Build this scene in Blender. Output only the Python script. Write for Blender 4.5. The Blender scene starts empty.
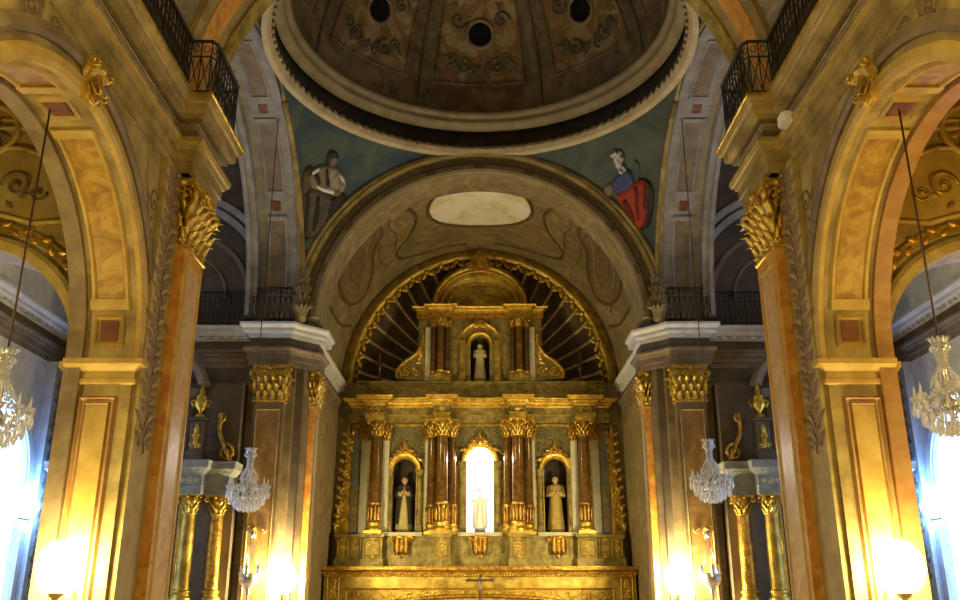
import bpy, math, random
from math import sin, cos, pi, sqrt, radians, atan2, acos
random.seed(7)
SC = bpy.context.scene
COL = SC.collection
WL = {}

# ------------------------------------------------------------------ camera
F_PX, PITCH, EYE = 890.0, radians(18.6), 1.6
CP, SP = cos(PITCH), sin(PITCH)
cam = bpy.data.cameras.new('camera')
cam.sensor_width = 36.0
cam.lens = F_PX * 36.0 / 960.0
cam.clip_end = 200
cam_o = bpy.data.objects.new('camera', cam)
COL.objects.link(cam_o)
cam_o.location = (0, 0, EYE)
cam_o.rotation_euler = (pi / 2 + PITCH, 0, 0)
SC.camera = cam_o


def at(px, py, Y):
    a, b = (px - 480) / F_PX, (300 - py) / F_PX
    dx, dy, dz = a, CP - b * SP, SP + b * CP
    t = Y / dy
    return (t * dx, t * dz + EYE)


def P(d, py, Y):          # distance from the axis in metres, height, for something standing at depth Y
    x, z = at(480 + d, py, Y)
    return x, z


def zz(py, Y):
    return at(480, py, Y)[1]


# ------------------------------------------------------------------ materials
def mat(name, c1, c2=None, scale=3.0, rough=0.6, metal=0.0, bump=0.0, bscale=20.0, c3=None, detail=9.0,
        kind='noise', spec=0.4, stretch=(1, 1, 1), dist=0.0, ramp=(0.38, 0.62), trans=0.0):
    m = bpy.data.materials.new(name)
    m.use_nodes = True
    nt = m.node_tree
    b = nt.nodes['Principled BSDF']
    b.inputs['Roughness'].default_value = rough
    b.inputs['Metallic'].default_value = metal
    b.inputs['Specular IOR Level'].default_value = spec
    b.inputs['Transmission Weight'].default_value = trans
    c2 = c2 or c1
    tc = nt.nodes.new('ShaderNodeTexCoord')
    mp = nt.nodes.new('ShaderNodeMapping')
    mp.inputs['Scale'].default_value = stretch
    nt.links.new(tc.outputs['Object'], mp.inputs['Vector'])
    n = nt.nodes.new('ShaderNodeTexNoise')
    n.inputs['Scale'].default_value = scale
    n.inputs['Detail'].default_value = detail
    n.inputs['Roughness'].default_value = 0.62
    n.inputs['Distortion'].default_value = dist
    nt.links.new(mp.outputs['Vector'], n.inputs['Vector'])
    r = nt.nodes.new('ShaderNodeValToRGB')
    r.color_ramp.elements[0].position = ramp[0]
    r.color_ramp.elements[1].position = ramp[1]
    r.color_ramp.elements[0].color = (*c1, 1)
    r.color_ramp.elements[1].color = (*c2, 1)
    if c3:
        e = r.color_ramp.elements.new(0.5 * (ramp[0] + ramp[1]))
        e.color = (*c3, 1)
    nt.links.new(n.outputs['Fac'], r.inputs['Fac'])
    nt.links.new(r.outputs['Color'], b.inputs['Base Color'])
    if bump > 0:
        if kind == 'voronoi':
            v = nt.nodes.new('ShaderNodeTexVoronoi')
            v.inputs['Scale'].default_value = bscale
            nt.links.new(mp.outputs['Vector'], v.inputs['Vector'])
            h = v.outputs['Distance']
        else:
            v = nt.nodes.new('ShaderNodeTexNoise')
            v.inputs['Scale'].default_value = bscale
            v.inputs['Detail'].default_value = 5
            nt.links.new(mp.outputs['Vector'], v.inputs['Vector'])
            h = v.outputs['Fac']
        bp = nt.nodes.new('ShaderNodeBump')
        bp.inputs['Strength'].default_value = bump
        bp.inputs['Distance'].default_value = 0.05
        nt.links.new(h, bp.inputs['Height'])
        nt.links.new(bp.outputs['Normal'], b.inputs['Normal'])
    return m


def emit(name, col, strength):
    m = bpy.data.materials.new(name)
    m.use_nodes = True
    nt = m.node_tree
    nt.nodes.clear()
    o = nt.nodes.new('ShaderNodeOutputMaterial')
    e = nt.nodes.new('ShaderNodeEmission')
    e.inputs['Color'].default_value = (*col, 1)
    e.inputs['Strength'].default_value = strength
    nt.links.new(e.outputs[0], o.inputs[0])
    return m


M = {}
M['ochre'] = mat('ochre_stone', (0.20, 0.14, 0.038), (0.42, 0.31, 0.10), 1.6, 0.5, 0, 0.25, 9, c3=(0.30, 0.215, 0.065))
M['ochre_dark'] = mat('dark_ochre_stone', (0.15, 0.10, 0.045), (0.25, 0.18, 0.085), 2.2, 0.6, 0, 0.15, 9)
M['frieze'] = mat('frieze_marble', (0.22, 0.15, 0.06), (0.37, 0.27, 0.11), 2.0, 0.4, 0, 0.1, 9, c3=(0.26, 0.19, 0.10), dist=1.0)
M['yellow'] = mat('yellow_panel', (0.38, 0.24, 0.04), (0.52, 0.35, 0.08), 2.4, 0.5, 0, 0.1, 10)
M['orange'] = mat('orange_marble', (0.42, 0.17, 0.025), (0.62, 0.34, 0.07), 2.6, 0.35, 0, 0.1, 10, c3=(0.55, 0.25, 0.04), dist=1.2)
M['pale_marble'] = mat('veined_pale_marble', (0.45, 0.26, 0.11), (0.60, 0.44, 0.24), 2.2, 0.3, 0, 0.05, 10, c3=(0.52, 0.34, 0.16), dist=1.5)
M['olive'] = mat('olive_stucco', (0.31, 0.215, 0.055), (0.43, 0.315, 0.095), 3, 0.6, 0, 0.2, 14)
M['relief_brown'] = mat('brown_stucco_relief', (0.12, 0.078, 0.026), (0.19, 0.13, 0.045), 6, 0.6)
M['amber'] = mat('amber_marble', (0.25, 0.13, 0.014), (0.45, 0.29, 0.045), 3.4, 0.4, 0, 0.1, 10, c3=(0.36, 0.20, 0.022), dist=1.0)
M['orange_brown'] = mat('orange_brown_marble', (0.24, 0.135, 0.05), (0.42, 0.26, 0.10), 1.5, 0.35, 0, 0.1, 10, c3=(0.33, 0.18, 0.055), dist=1.5)
M['vine_brown'] = mat('warm_brown_relief', (0.15, 0.085, 0.022), (0.24, 0.145, 0.04), 6, 0.6)
M['square'] = mat('dark_red_marble', (0.13, 0.035, 0.012), (0.20, 0.07, 0.02), 6, 0.4)
M['rust'] = mat('rust_moulding', (0.28, 0.13, 0.03), (0.36, 0.19, 0.05), 4, 0.5)
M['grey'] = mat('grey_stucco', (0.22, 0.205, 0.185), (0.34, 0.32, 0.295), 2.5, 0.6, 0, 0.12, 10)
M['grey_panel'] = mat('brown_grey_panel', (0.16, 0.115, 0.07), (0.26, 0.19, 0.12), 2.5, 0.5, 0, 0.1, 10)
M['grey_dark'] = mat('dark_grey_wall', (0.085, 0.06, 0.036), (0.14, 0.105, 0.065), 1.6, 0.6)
M['white_stucco'] = mat('white_stucco', (0.55, 0.55, 0.55), (0.68, 0.68, 0.68), 3, 0.5, 0, 0.1, 12)
M['vault'] = mat('painted_vault', (0.19, 0.14, 0.062), (0.33, 0.26, 0.13), 1.0, 0.6, 0, 0.08, 10, c3=(0.235, 0.18, 0.085), dist=2.2)
M['vault_line'] = mat('painted_vault_band', (0.09, 0.062, 0.028), (0.135, 0.097, 0.045), 3, 0.6)
M['vault_light'] = mat('light_vault_band', (0.28, 0.22, 0.12), (0.34, 0.28, 0.16), 3, 0.6)
M['vault_field'] = mat('painted_vault_field', (0.14, 0.10, 0.045), (0.25, 0.19, 0.095), 1.6, 0.6, c3=(0.19, 0.13, 0.055), dist=2.5)
M['medallion'] = mat('medallion_sky', (0.76, 0.68, 0.42), (0.93, 0.92, 0.90), 0.9, 0.6, c3=(0.90, 0.87, 0.78), dist=1.0)
M['dome'] = mat('dome_fresco', (0.10, 0.055, 0.022), (0.22, 0.15, 0.06), 1.1, 0.6, c3=(0.14, 0.105, 0.06), dist=1.5)
M['dome_panel'] = mat('dome_panel_fresco', (0.15, 0.10, 0.035), (0.33, 0.26, 0.14), 1.1, 0.6, c3=(0.21, 0.115, 0.04), dist=1.6)
M['dome_line'] = mat('dome_rib', (0.085, 0.07, 0.04), (0.12, 0.10, 0.06), 3, 0.6)
M['dome_dark'] = mat('dome_dark_frieze', (0.025, 0.018, 0.011), (0.05, 0.037, 0.024), 2, 0.7)
M['dome_ring'] = mat('dome_ring_stone', (0.24, 0.18, 0.09), (0.33, 0.26, 0.14), 2, 0.55)
M['ring_pale'] = mat('pale_ring_stone', (0.44, 0.35, 0.19), (0.55, 0.45, 0.27), 2, 0.55)
M['oculus'] = mat('oculus_glass', (0.010, 0.009, 0.008), (0.016, 0.015, 0.013), 3, 0.95, spec=0.0)
M['gold'] = mat('gold_leaf', (0.46, 0.28, 0.03), (0.78, 0.53, 0.10), 5, 0.36, 0.75, 0.35, 18)
M['gold_flat'] = mat('plain_gilding', (0.26, 0.165, 0.022), (0.58, 0.40, 0.075), 3.0, 0.38, 0.6, 0.35, 26)
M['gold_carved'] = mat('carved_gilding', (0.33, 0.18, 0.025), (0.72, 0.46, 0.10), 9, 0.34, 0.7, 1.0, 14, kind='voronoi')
M['gold_red'] = mat('reddish_gilding', (0.34, 0.17, 0.022), (0.72, 0.43, 0.08), 7, 0.32, 0.8, 0.5, 16)
M['gold_olive'] = mat('olive_gilding', (0.17, 0.125, 0.028), (0.36, 0.28, 0.085), 4, 0.42, 0.4, 0.5, 24)
M['gold_diaper'] = mat('diapered_gilding', (0.16, 0.135, 0.05), (0.27, 0.235, 0.10), 9, 0.45, 0.4, 1.0, 22, kind='voronoi')
M['brown_marble'] = mat('brown_column_marble', (0.085, 0.038, 0.008), (0.19, 0.10, 0.02), 3.5, 0.16, 0.15, c3=(0.13, 0.062, 0.013), dist=1.4, spec=0.7)
M['dark_marble'] = mat('dark_column_marble', (0.06, 0.032, 0.012), (0.12, 0.065, 0.025), 3.5, 0.2, 0.1, spec=0.6)
M['pale_strip'] = mat('pale_green_marble', (0.42, 0.40, 0.27), (0.55, 0.52, 0.37), 3, 0.35)
M['blue_strip'] = mat('blue_grey_marble', (0.17, 0.18, 0.165), (0.27, 0.28, 0.25), 5, 0.35, dist=1.5)
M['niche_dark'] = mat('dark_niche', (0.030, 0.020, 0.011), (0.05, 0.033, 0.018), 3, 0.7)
M['fan_dark'] = mat('dark_shell_field', (0.055, 0.032, 0.012), (0.10, 0.062, 0.024), 2.5, 0.5, 0.1)
M['fan_rib'] = mat('shell_rib', (0.48, 0.34, 0.14), (0.64, 0.48, 0.22), 4, 0.4, 0.4)
M['iron'] = mat('wrought_iron', (0.018, 0.015, 0.012), (0.03, 0.025, 0.02), 8, 0.5, 0.3)
M['wood'] = mat('dark_wood', (0.05, 0.022, 0.010), (0.085, 0.04, 0.018), 5, 0.5, stretch=(1, 1, 6))
M['wire'] = mat('dark_cable', (0.05, 0.022, 0.012), (0.07, 0.03, 0.016), 5, 0.5)
M['crystal'] = mat('clear_crystal', (0.85, 0.86, 0.90), (0.95, 0.95, 0.97), 3, 0.08, 0, spec=1.0, trans=0.35)
M['silver'] = mat('silvered_metal', (0.55, 0.53, 0.50), (0.70, 0.68, 0.64), 6, 0.28, 0.8)
M['brass'] = mat('old_brass', (0.42, 0.27, 0.08), (0.55, 0.38, 0.14), 6, 0.35, 0.7)
M['wax'] = mat('white_candle', (0.80, 0.76, 0.66), (0.85, 0.82, 0.74), 3, 0.5)
M['skin'] = mat('painted_skin', (0.48, 0.30, 0.18), (0.55, 0.36, 0.22), 4, 0.5)
M['skin_fresco'] = mat('fresco_skin', (0.16, 0.11, 0.075), (0.22, 0.16, 0.10), 4, 0.6)
M['habit_black'] = mat('black_habit', (0.022, 0.018, 0.014), (0.04, 0.033, 0.026), 4, 0.6)
M['habit_cream'] = mat('cream_robe', (0.36, 0.30, 0.10), (0.50, 0.42, 0.17), 5, 0.6)
M['robe_yellow'] = mat('golden_robe', (0.34, 0.23, 0.05), (0.48, 0.35, 0.10), 5, 0.6)
M['robe_pale'] = mat('pale_robe', (0.50, 0.42, 0.22), (0.60, 0.52, 0.31), 5, 0.6)
M['robe_rose'] = mat('rose_robe', (0.80, 0.62, 0.56), (0.86, 0.72, 0.66), 5, 0.6)
M['robe_white'] = mat('white_veil', (0.75, 0.72, 0.68), (0.85, 0.82, 0.78), 5, 0.6)
M['pedestal_blue'] = mat('blue_grey_pedestal', (0.22, 0.30, 0.42), (0.30, 0.40, 0.52), 5, 0.5)
M['hair'] = mat('dark_hair', (0.025, 0.016, 0.010), (0.04, 0.027, 0.016), 9, 0.6)
M['fresco_l'] = mat('blue_green_fresco', (0.032, 0.052, 0.060), (0.095, 0.120, 0.085), 0.55, 0.65, c3=(0.042, 0.072, 0.085), dist=0.8)
M['fresco_r'] = mat('green_grey_fresco', (0.048, 0.062, 0.052), (0.115, 0.125, 0.095), 0.55, 0.65, c3=(0.068, 0.088, 0.078), dist=0.8)
M['fr_white'] = mat('fresco_white_cloth', (0.34, 0.31, 0.25), (0.22, 0.17, 0.11), 1.8, 0.65, c3=(0.19, 0.15, 0.10), dist=0.8)
M['fr_bright'] = mat('fresco_bright_linen', (0.62, 0.60, 0.56), (0.75, 0.73, 0.69), 4, 0.65)
M['fr_brown'] = mat('fresco_brown_cloth', (0.075, 0.058, 0.032), (0.14, 0.11, 0.065), 2.0, 0.65)
M['fr_dark'] = mat('fresco_dark_cloth', (0.016, 0.014, 0.012), (0.035, 0.03, 0.025), 2.0, 0.65)
M['fr_blue'] = mat('fresco_blue_cloth', (0.040, 0.060, 0.165), (0.075, 0.10, 0.24), 2.5, 0.65)
M['fr_red'] = mat('fresco_red_cloth', (0.30, 0.028, 0.014), (0.46, 0.055, 0.024), 2.2, 0.65)
M['fr_dark_red'] = mat('fresco_deep_red', (0.10, 0.012, 0.008), (0.17, 0.02, 0.012), 2.5, 0.65)
M['fr_beard'] = mat('fresco_grey_beard', (0.07, 0.06, 0.05), (0.62, 0.60, 0.58), 6.0, 0.65, ramp=(0.42, 0.58))
M['floor'] = mat('polished_floor', (0.22, 0.16, 0.09), (0.34, 0.26, 0.16), 1.2, 0.35)
M['pew'] = mat('red_brown_wood', (0.11, 0.045, 0.018), (0.17, 0.075, 0.03), 3, 0.4)
M['green_marble'] = mat('grey_green_marble', (0.20, 0.21, 0.19), (0.31, 0.32, 0.285), 3, 0.35)
M['lead'] = mat('window_lead', (0.30, 0.33, 0.38), (0.38, 0.42, 0.48), 4, 0.5)
M['lamp'] = emit('warm_lamp_glass', (1.0, 0.82, 0.40), 150.0)
M['lamp_far'] = emit('warm_lamp_glass_presbytery', (1.0, 0.82, 0.42), 320.0)
M['cool_fill'] = emit('cool_fill_glow', (0.15, 0.38, 1.0), 330.0)  # glow of the fill globes added by the transept end walls
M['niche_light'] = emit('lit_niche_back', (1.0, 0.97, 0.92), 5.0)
M['day'] = emit('daylight_window', (0.42, 0.62, 1.0), 6.0)
M['added_day_high'] = emit('added_high_window_glow', (0.60, 0.74, 1.0), 2.0)  # glow of the unseen upper windows added for the arches


# ------------------------------------------------------------------ mesh builder
class MB:
    def __init__(self):
        self.v, self.f, self.sm = [], [], []

    def add(self, vs, fs, smooth=False):
        o = len(self.v)
        self.v += [tuple(p) for p in vs]
        for q in fs:
            self.f.append([i + o for i in q])
            self.sm.append(smooth)
        return self

    def grid(self, rows, cu=False, cv=False, smooth=True):
        nr, nc = len(rows), len(rows[0])
        vs = [p for r in rows for p in r]
        fs = []
        for i in range(nr if cu else nr - 1):
            for j in range(nc if cv else nc - 1):
                a, b = i, (i + 1) % nr
                c, d = j, (j + 1) % nc
                fs.append([a * nc + c, a * nc + d, b * nc + d, b * nc + c])
        return self.add(vs, fs, smooth)

    def box(self, x0, x1, y0, y1, z0, z1):
        vs = [(x, y, z) for x in (x0, x1) for y in (y0, y1) for z in (z0, z1)]
        return self.add(vs, [[0, 1, 3, 2], [4, 6, 7, 5], [0, 4, 5, 1], [2, 3, 7, 6], [0, 2, 6, 4], [1, 5, 7, 3]])

    def bevbox(self, x0, x1, y0, y1, z0, z1, b=0.02):
        # box with its four vertical edges and top edge chamfered
        def ring(z, i):
            return [(x0 + i + b, y0 + i, z), (x1 - i - b, y0 + i, z), (x1 - i, y0 + i + b, z), (x1 - i, y1 - i - b, z),
                    (x1 - i - b, y1 - i, z), (x0 + i + b, y1 - i, z), (x0 + i, y1 - i - b, z), (x0 + i, y0 + i + b, z)]
        rows = [ring(z0, 0), ring(z1 - b, 0), ring(z1, b)]
        self.grid(rows, cv=True, smooth=False)
        n = len(self.v)
        self.f.append(list(range(n - 8, n))); self.sm.append(False)
        self.f.append(list(range(n - 24, n - 16))[::-1]); self.sm.append(False)
        return self

    def prism(self, pts2, axis, a0, a1):
        # pts2: outline; axis 'y': (x,z) outline extruded in y; 'x': (y,z) extruded in x; 'z': (x,y)
        def m(p, a):
            if axis == 'y': return (p[0], a, p[1])
            if axis == 'x': return (a, p[0], p[1])
            return (p[0], p[1], a)
        n = len(pts2)
        vs = [m(p, a0) for p in pts2] + [m(p, a1) for p in pts2]
        fs = [[i, (i + 1) % n, n + (i + 1) % n, n + i] for i in range(n)]
        fs += [list(range(n))[::-1], list(range(n, 2 * n))]
        return self.add(vs, fs)

    def lathe(self, prof, x, y, n=20, a0=0, a1=2 * pi, sx=1.0, sy=1.0):
        full = abs(a1 - a0 - 2 * pi) < 1e-6
        k = n if full else n + 1
        rows = [[(x + sx * r * cos(a0 + (a1 - a0) * i / n), y + sy * r * sin(a0 + (a1 - a0) * i / n), z) for i in range(k)]
                for r, z in prof]
        return self.grid(rows, cv=full)

    def tube(self, pts, r, n=6, closed=False, caps=True):
        k = len(pts)
        rows = []
        prev = None
        for i in range(k):
            p = pts[i]
            if closed:
                q0, q1 = pts[i - 1], pts[(i + 1) % k]
            else:
                q0, q1 = pts[max(i - 1, 0)], pts[min(i + 1, k - 1)]
            t = [q1[j] - q0[j] for j in range(3)]
            L = sqrt(sum(c * c for c in t)) or 1
            t = [c / L for c in t]
            if prev is None:
                up = (0, 0, 1) if abs(t[2]) < 0.9 else (0, 1, 0)
            else:
                up = prev
            d = sum(up[j] * t[j] for j in range(3))
            u = [up[j] - d * t[j] for j in range(3)]
            L = sqrt(sum(c * c for c in u)) or 1
            u = [c / L for c in u]
            w = [t[1] * u[2] - t[2] * u[1], t[2] * u[0] - t[0] * u[2], t[0] * u[1] - t[1] * u[0]]
            prev = u
            rr = r[i] if isinstance(r, (list, tuple)) else r
            rows.append([tuple(p[j] + rr * (cos(2 * pi * m / n) * u[j] + sin(2 * pi * m / n) * w[j]) for j in range(3))
                         for m in range(n)])
        o = len(self.v)
        self.grid(rows, cu=closed, cv=True)
        if caps and not closed:
            self.f.append(list(range(o, o + n))[::-1]); self.sm.append(False)
            self.f.append(list(range(o + (k - 1) * n, o + k * n))); self.sm.append(False)
        return self

    def ball(self, x, y, z, rx, ry=None, rz=None, n=10, m=7):
        ry, rz = ry or rx, rz or rx
        rows = []
        for i in range(m + 1):
            a = -pi / 2 + pi * i / m
            c = max(cos(a), 0.02)
            rows.append([(x + rx * c * cos(2 * pi * j / n), y + ry * c * sin(2 * pi * j / n), z + rz * sin(a)) for j in range(n)])
        return self.grid(rows, cv=True)

    def cornice(self, path, prof, closed=False, back=0.06):
        # prof: list of (out, z) from bottom to top; the outward side is to the left of the path
        k = len(path)
        prof = [(-back, prof[0][1])] + list(prof) + [(-back, prof[-1][1])]
        nrm = []
        for i in range(k if closed else k - 1):
            p, q = path[i], path[(i + 1) % k]
            dx, dy = q[0] - p[0], q[1] - p[1]
            L = sqrt(dx * dx + dy * dy)
            nrm.append((-dy / L, dx / L))
        rows = []
        for i in range(k):
            if closed:
                n1, n2 = nrm[i - 1], nrm[i]
            else:
                n1, n2 = nrm[max(i - 1, 0)], nrm[min(i, k - 2)]
            d = 1 + n1[0] * n2[0] + n1[1] * n2[1]
            d = max(d, 0.3)
            m = ((n1[0] + n2[0]) / d, (n1[1] + n2[1]) / d)
            rows.append([(path[i][0] + o * m[0], path[i][1] + o * m[1], z) for o, z in prof])
        o = len(self.v)
        n = len(prof)
        self.grid(rows, cu=closed, cv=True, smooth=False)
        if not closed:
            self.f.append(list(range(o, o + n))[::-1]); self.sm.append(False)
            self.f.append(list(range(o + (k - 1) * n, o + k * n))); self.sm.append(False)
        return self

    def arch(self, axis, ca, cz, prof, a0=0.0, a1=pi, n=40, vs=1.0):
        # closed cross-section prof [(radius, depth)] swept round an arc in the plane normal to axis
        rows = []
        for i in range(n + 1):
            a = a0 + (a1 - a0) * i / n
            if axis == 'x':
                rows.append([(d, ca + r * cos(a), cz + vs * r * sin(a)) for r, d in prof])
            else:
                rows.append([(ca + r * cos(a), d, cz + vs * r * sin(a)) for r, d in prof])
        o = len(self.v)
        k = len(prof)
        self.grid(rows, cv=True, smooth=False)
        self.f.append(list(range(o, o + k))[::-1]); self.sm.append(False)
        self.f.append(list(range(o + n * k, o + (n + 1) * k))); self.sm.append(False)
        return self

    def arch_wall(self, axis, a0, a1, d0, d1, z0, z1, arches, n=28):
        # solid wall from a0..a1 along the wall, d0..d1 thick, with round-headed openings (centre, half width, spring, foot)
        cuts = [a0]
        for c, R, sp, ft in arches:
            cuts += [c - R * cos(pi * i / n) for i in range(n + 1)]
        cuts.append(a1)
        cuts = sorted(set(round(c, 5) for c in cuts))

        def bottom(a, ar):
            c, R, sp, ft = ar
            return sp + sqrt(max(R * R - (a - c) ** 2, 0))

        def pt(a, d, z):
            return (d, a, z) if axis == 'x' else (a, d, z)
        for i in range(len(cuts) - 1):
            p, q = cuts[i], cuts[i + 1]
            mid = 0.5 * (p + q)
            ar = next((A for A in arches if abs(mid - A[0]) < A[1]), None)
            if ar is None:
                b0 = b1 = z0
            else:
                b0, b1 = bottom(p, ar), bottom(q, ar)
            v = [pt(p, d0, b0), pt(q, d0, b1), pt(q, d0, z1), pt(p, d0, z1), pt(p, d1, b0), pt(q, d1, b1), pt(q, d1, z1), pt(p, d1, z1)]
            self.add(v, [[0, 1, 2, 3], [4, 7, 6, 5], [0, 4, 5, 1], [3, 2, 6, 7]])
            if ar is not None and ar[3] > z0 + 1e-6:
                v = [pt(p, d, z) for d in (d0, d1) for z in (z0, ar[3])] + [pt(q, d, z) for d in (d0, d1) for z in (z0, ar[3])]
                self.add(v, [[0, 1, 5, 4], [2, 6, 7, 3], [1, 3, 7, 5]])
        for a in [a0, a1]:
            self.add([pt(a, d0, z0), pt(a, d1, z0), pt(a, d1, z1), pt(a, d0, z1)], [[0, 1, 2, 3]])
        for c, R, sp, ft in arches:
            for a in (c - R, c + R):
                self.add([pt(a, d0, ft), pt(a, d1, ft), pt(a, d1, sp), pt(a, d0, sp)], [[0, 1, 2, 3]])
        return self

    def leaf(self, base, up, out, side, h, w, curl=0.5, n=6):
        # one acanthus tongue: rises, bulges outward and rolls over at the tip
        secs = []
        for i in range(n + 1):
            t = i / n
            ang = t * t * pi * 0.85
            u = h * (t if t < 0.7 else 0.7 + 0.35 * sin((t - 0.7) / 0.3 * pi * 0.5) - 0.25 * ((t - 0.7) / 0.3) ** 2)
            o = curl * h * (0.12 * t + 0.55 * t ** 3)
            ww = w * (0.65 + 0.5 * sin(pi * min(t * 1.1, 1))) * (1 if t < 0.75 else max(0.25, 1 - (t - 0.75) * 3))
            c = [base[j] + up[j] * u + out[j] * o for j in range(3)]
            th = 0.10 * w + 0.02 * h
            secs.append([tuple(c[j] - side[j] * ww / 2 for j in range(3)),
                         tuple(c[j] + out[j] * th for j in range(3)),
                         tuple(c[j] + side[j] * ww / 2 for j in range(3)),
                         tuple(c[j] - out[j] * th * 0.6 for j in range(3))])
        o0 = len(self.v)
        self.grid(secs, cv=True)
        self.f.append(list(range(len(self.v) - 4, len(self.v)))); self.sm.append(False)
        return self

    def build(self, name, m, parent=None, s=1, org=None, label=None, cat=None, group=None, kind=None):
        vs = self.v if s == 1 else [(-p[0], p[1], p[2]) for p in self.v]
        fs = self.f if s == 1 else [q[::-1] for q in self.f]
        if org is None:
            if parent is not None:
                org = WL[parent.name]
            else:
                xs = [p[0] for p in vs]; ys = [p[1] for p in vs]; zs = [p[2] for p in vs]
                org = (0.5 * (min(xs) + max(xs)), 0.5 * (min(ys) + max(ys)), min(zs))
        me = bpy.data.meshes.new(name)
        me.from_pydata([(p[0] - org[0], p[1] - org[1], p[2] - org[2]) for p in vs], [], fs)
        me.polygons.foreach_set('use_smooth', self.sm)
        me.materials.append(m if not isinstance(m, str) else M[m])
        me.update()
        o = bpy.data.objects.new(name, me)
        COL.objects.link(o)
        if parent is not None:
            o.parent = parent
            w = WL[parent.name]
            o.location = (org[0] - w[0], org[1] - w[1], org[2] - w[2])
        else:
            o.location = org
        WL[o.name] = org
        tag(o, label, cat, group, kind)
        return o


def tag(o, label=None, cat=None, group=None, kind=None):
    if label: o['label'] = label
    if cat: o['category'] = cat
    if group: o['group'] = group
    if kind: o['kind'] = kind


def thing(name, loc, label, cat, group=None):
    o = bpy.data.objects.new(name, None)
    o.empty_display_size = 0.2
    COL.objects.link(o)
    o.location = loc
    WL[o.name] = tuple(loc)
    tag(o, label, cat, group)
    return o


def dup(root, loc, label=None, rz=0.0, scale=None):
    r = root.copy(); COL.objects.link(r); r.location = loc
    r.rotation_euler = (0, 0, rz)
    if scale: r.scale = (scale,) * 3
    if label: r['label'] = label
    for ch in list(root.children):
        c = ch.copy(); COL.objects.link(c); c.parent = r
        for g in list(ch.children):
            d = g.copy(); COL.objects.link(d); d.parent = c
    return r


def struct(mb, name, m, s=1, parent=None):
    return mb.build(name, m, parent, s, kind=None if parent else 'structure')


# ------------------------------------------------------------------ ornament on a surface: map(u, v, h) -> point
def spiral(mb, mp, u, v, r, a0, turns, hand, w, h0=0.0, n=18):
    pts, rad = [], []
    for i in range(n + 1):
        t = i / n
        rr = r * (1 - 0.85 * t)
        a = a0 + hand * turns * 2 * pi * t
        pts.append(mp(u + rr * cos(a), v + rr * sin(a), h0 + w * 0.4))
        rad.append(w * (1 - 0.45 * t))
    mb.tube(pts, rad, 5)
    q = mp(u, v, h0 + w * 0.5)
    mb.ball(*q, w * 1.5, n=6, m=4)


def blob(mb, mp, u, v, ang, L, W, h=0.03):
    ca, sa = cos(ang), sin(ang)
    def q(a, b, k): return mp(u + a * ca - b * sa, v + a * sa + b * ca, k)
    ol = [(0, 0), (0.25, 0.35), (0.55, 0.5), (0.8, 0.3), (1, 0), (0.8, -0.3), (0.55, -0.5), (0.25, -0.35)]
    vs = [q(a * L, b * W, 0) for a, b in ol] + [q(0.5 * L, 0, h)]
    mb.add(vs, [[i, (i + 1) % 8, 8] for i in range(8)], True)


def arabesque(mb, mp, u0, u1, vc, H, n, w, leaves=True):
    # running scroll: wavy stem with a spiral and leaves in each half wave
    L = (u1 - u0) / n
    pts = []
    for i in range(n * 8 + 1):
        t = i / 8
        pts.append(mp(u0 + t * L, vc + 0.26 * H * sin(pi * t), w * 0.4))
    mb.tube(pts, w * 0.8, 5)
    for k in range(n):
        sg = 1 if k % 2 == 0 else -1
        uc = u0 + (k + 0.5) * L
        spiral(mb, mp, uc, vc - sg * 0.10 * H, 0.30 * min(H, L), sg * pi / 2, 1.4, -sg, w)
        if leaves:
            for a in (0.3, 1.4, 2.6):
                blob(mb, mp, uc + 0.30 * L * cos(a), vc + sg * 0.28 * H + 0.02 * H * sin(a), sg * a, 0.28 * H, 0.15 * H, w * 1.2)


def vine(mb, mp, v0, v1, uc, W, n, w):
    L = (v1 - v0) / n
    mb.tube([mp(uc + 0.05 * W * sin(i * 1.7), v0 + (v1 - v0) * i / (4 * n), w * 0.3) for i in range(4 * n + 1)], w * 0.35, 5)
    for k in range(n):
        v = v0 + (k + 0.5) * L
        sw = 1 + 0.25 * sin(k * 2.1)
        for sg in (-1, 1):
            blob(mb, mp, uc, v, pi / 2 + sg * 1.15, 0.50 * W * sw, 0.52 * L, w * 1.6)
            blob(mb, mp, uc, v + 0.3 * L, pi / 2 + sg * 0.55, 0.38 * W * sw, 0.40 * L, w * 1.4)
            blob(mb, mp, uc + sg * 0.2 * W, v + 0.1 * L, -pi / 2 + sg * 0.5, 0.30 * L, 0.16 * W, w * 1.5)


def rosette(mb, mp, u, v, r, n, w):
    for k in range(n):
        blob(mb, mp, u, v, 2 * pi * k / n, r, 2.2 * r / n * 1.6, w)
    mb.ball(*mp(u, v, w), r * 0.22, n=8, m=5)


def frame(mb, mp, u0, u1, v0, v1, t, h):
    # raised frame moulding round a rectangle on the surface
    o = [(u0, v0), (u1, v0), (u1, v1), (u0, v1)]
    i_ = [(u0 + t, v0 + t), (u1 - t, v0 + t), (u1 - t, v1 - t), (u0 + t, v1 - t)]
    m_ = [(u0 + t / 2, v0 + t / 2), (u1 - t / 2, v0 + t / 2), (u1 - t / 2, v1 - t / 2), (u0 + t / 2, v1 - t / 2)]
    vs = [mp(a, b, 0) for a, b in o] + [mp(a, b, h) for a, b in m_] + [mp(a, b, 0) for a, b in i_]
    fs = []
    for k in range(4):
        j = (k + 1) % 4
        fs += [[k, j, 4 + j, 4 + k], [4 + k, 4 + j, 8 + j, 8 + k]]
    mb.add(vs, fs)


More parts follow.
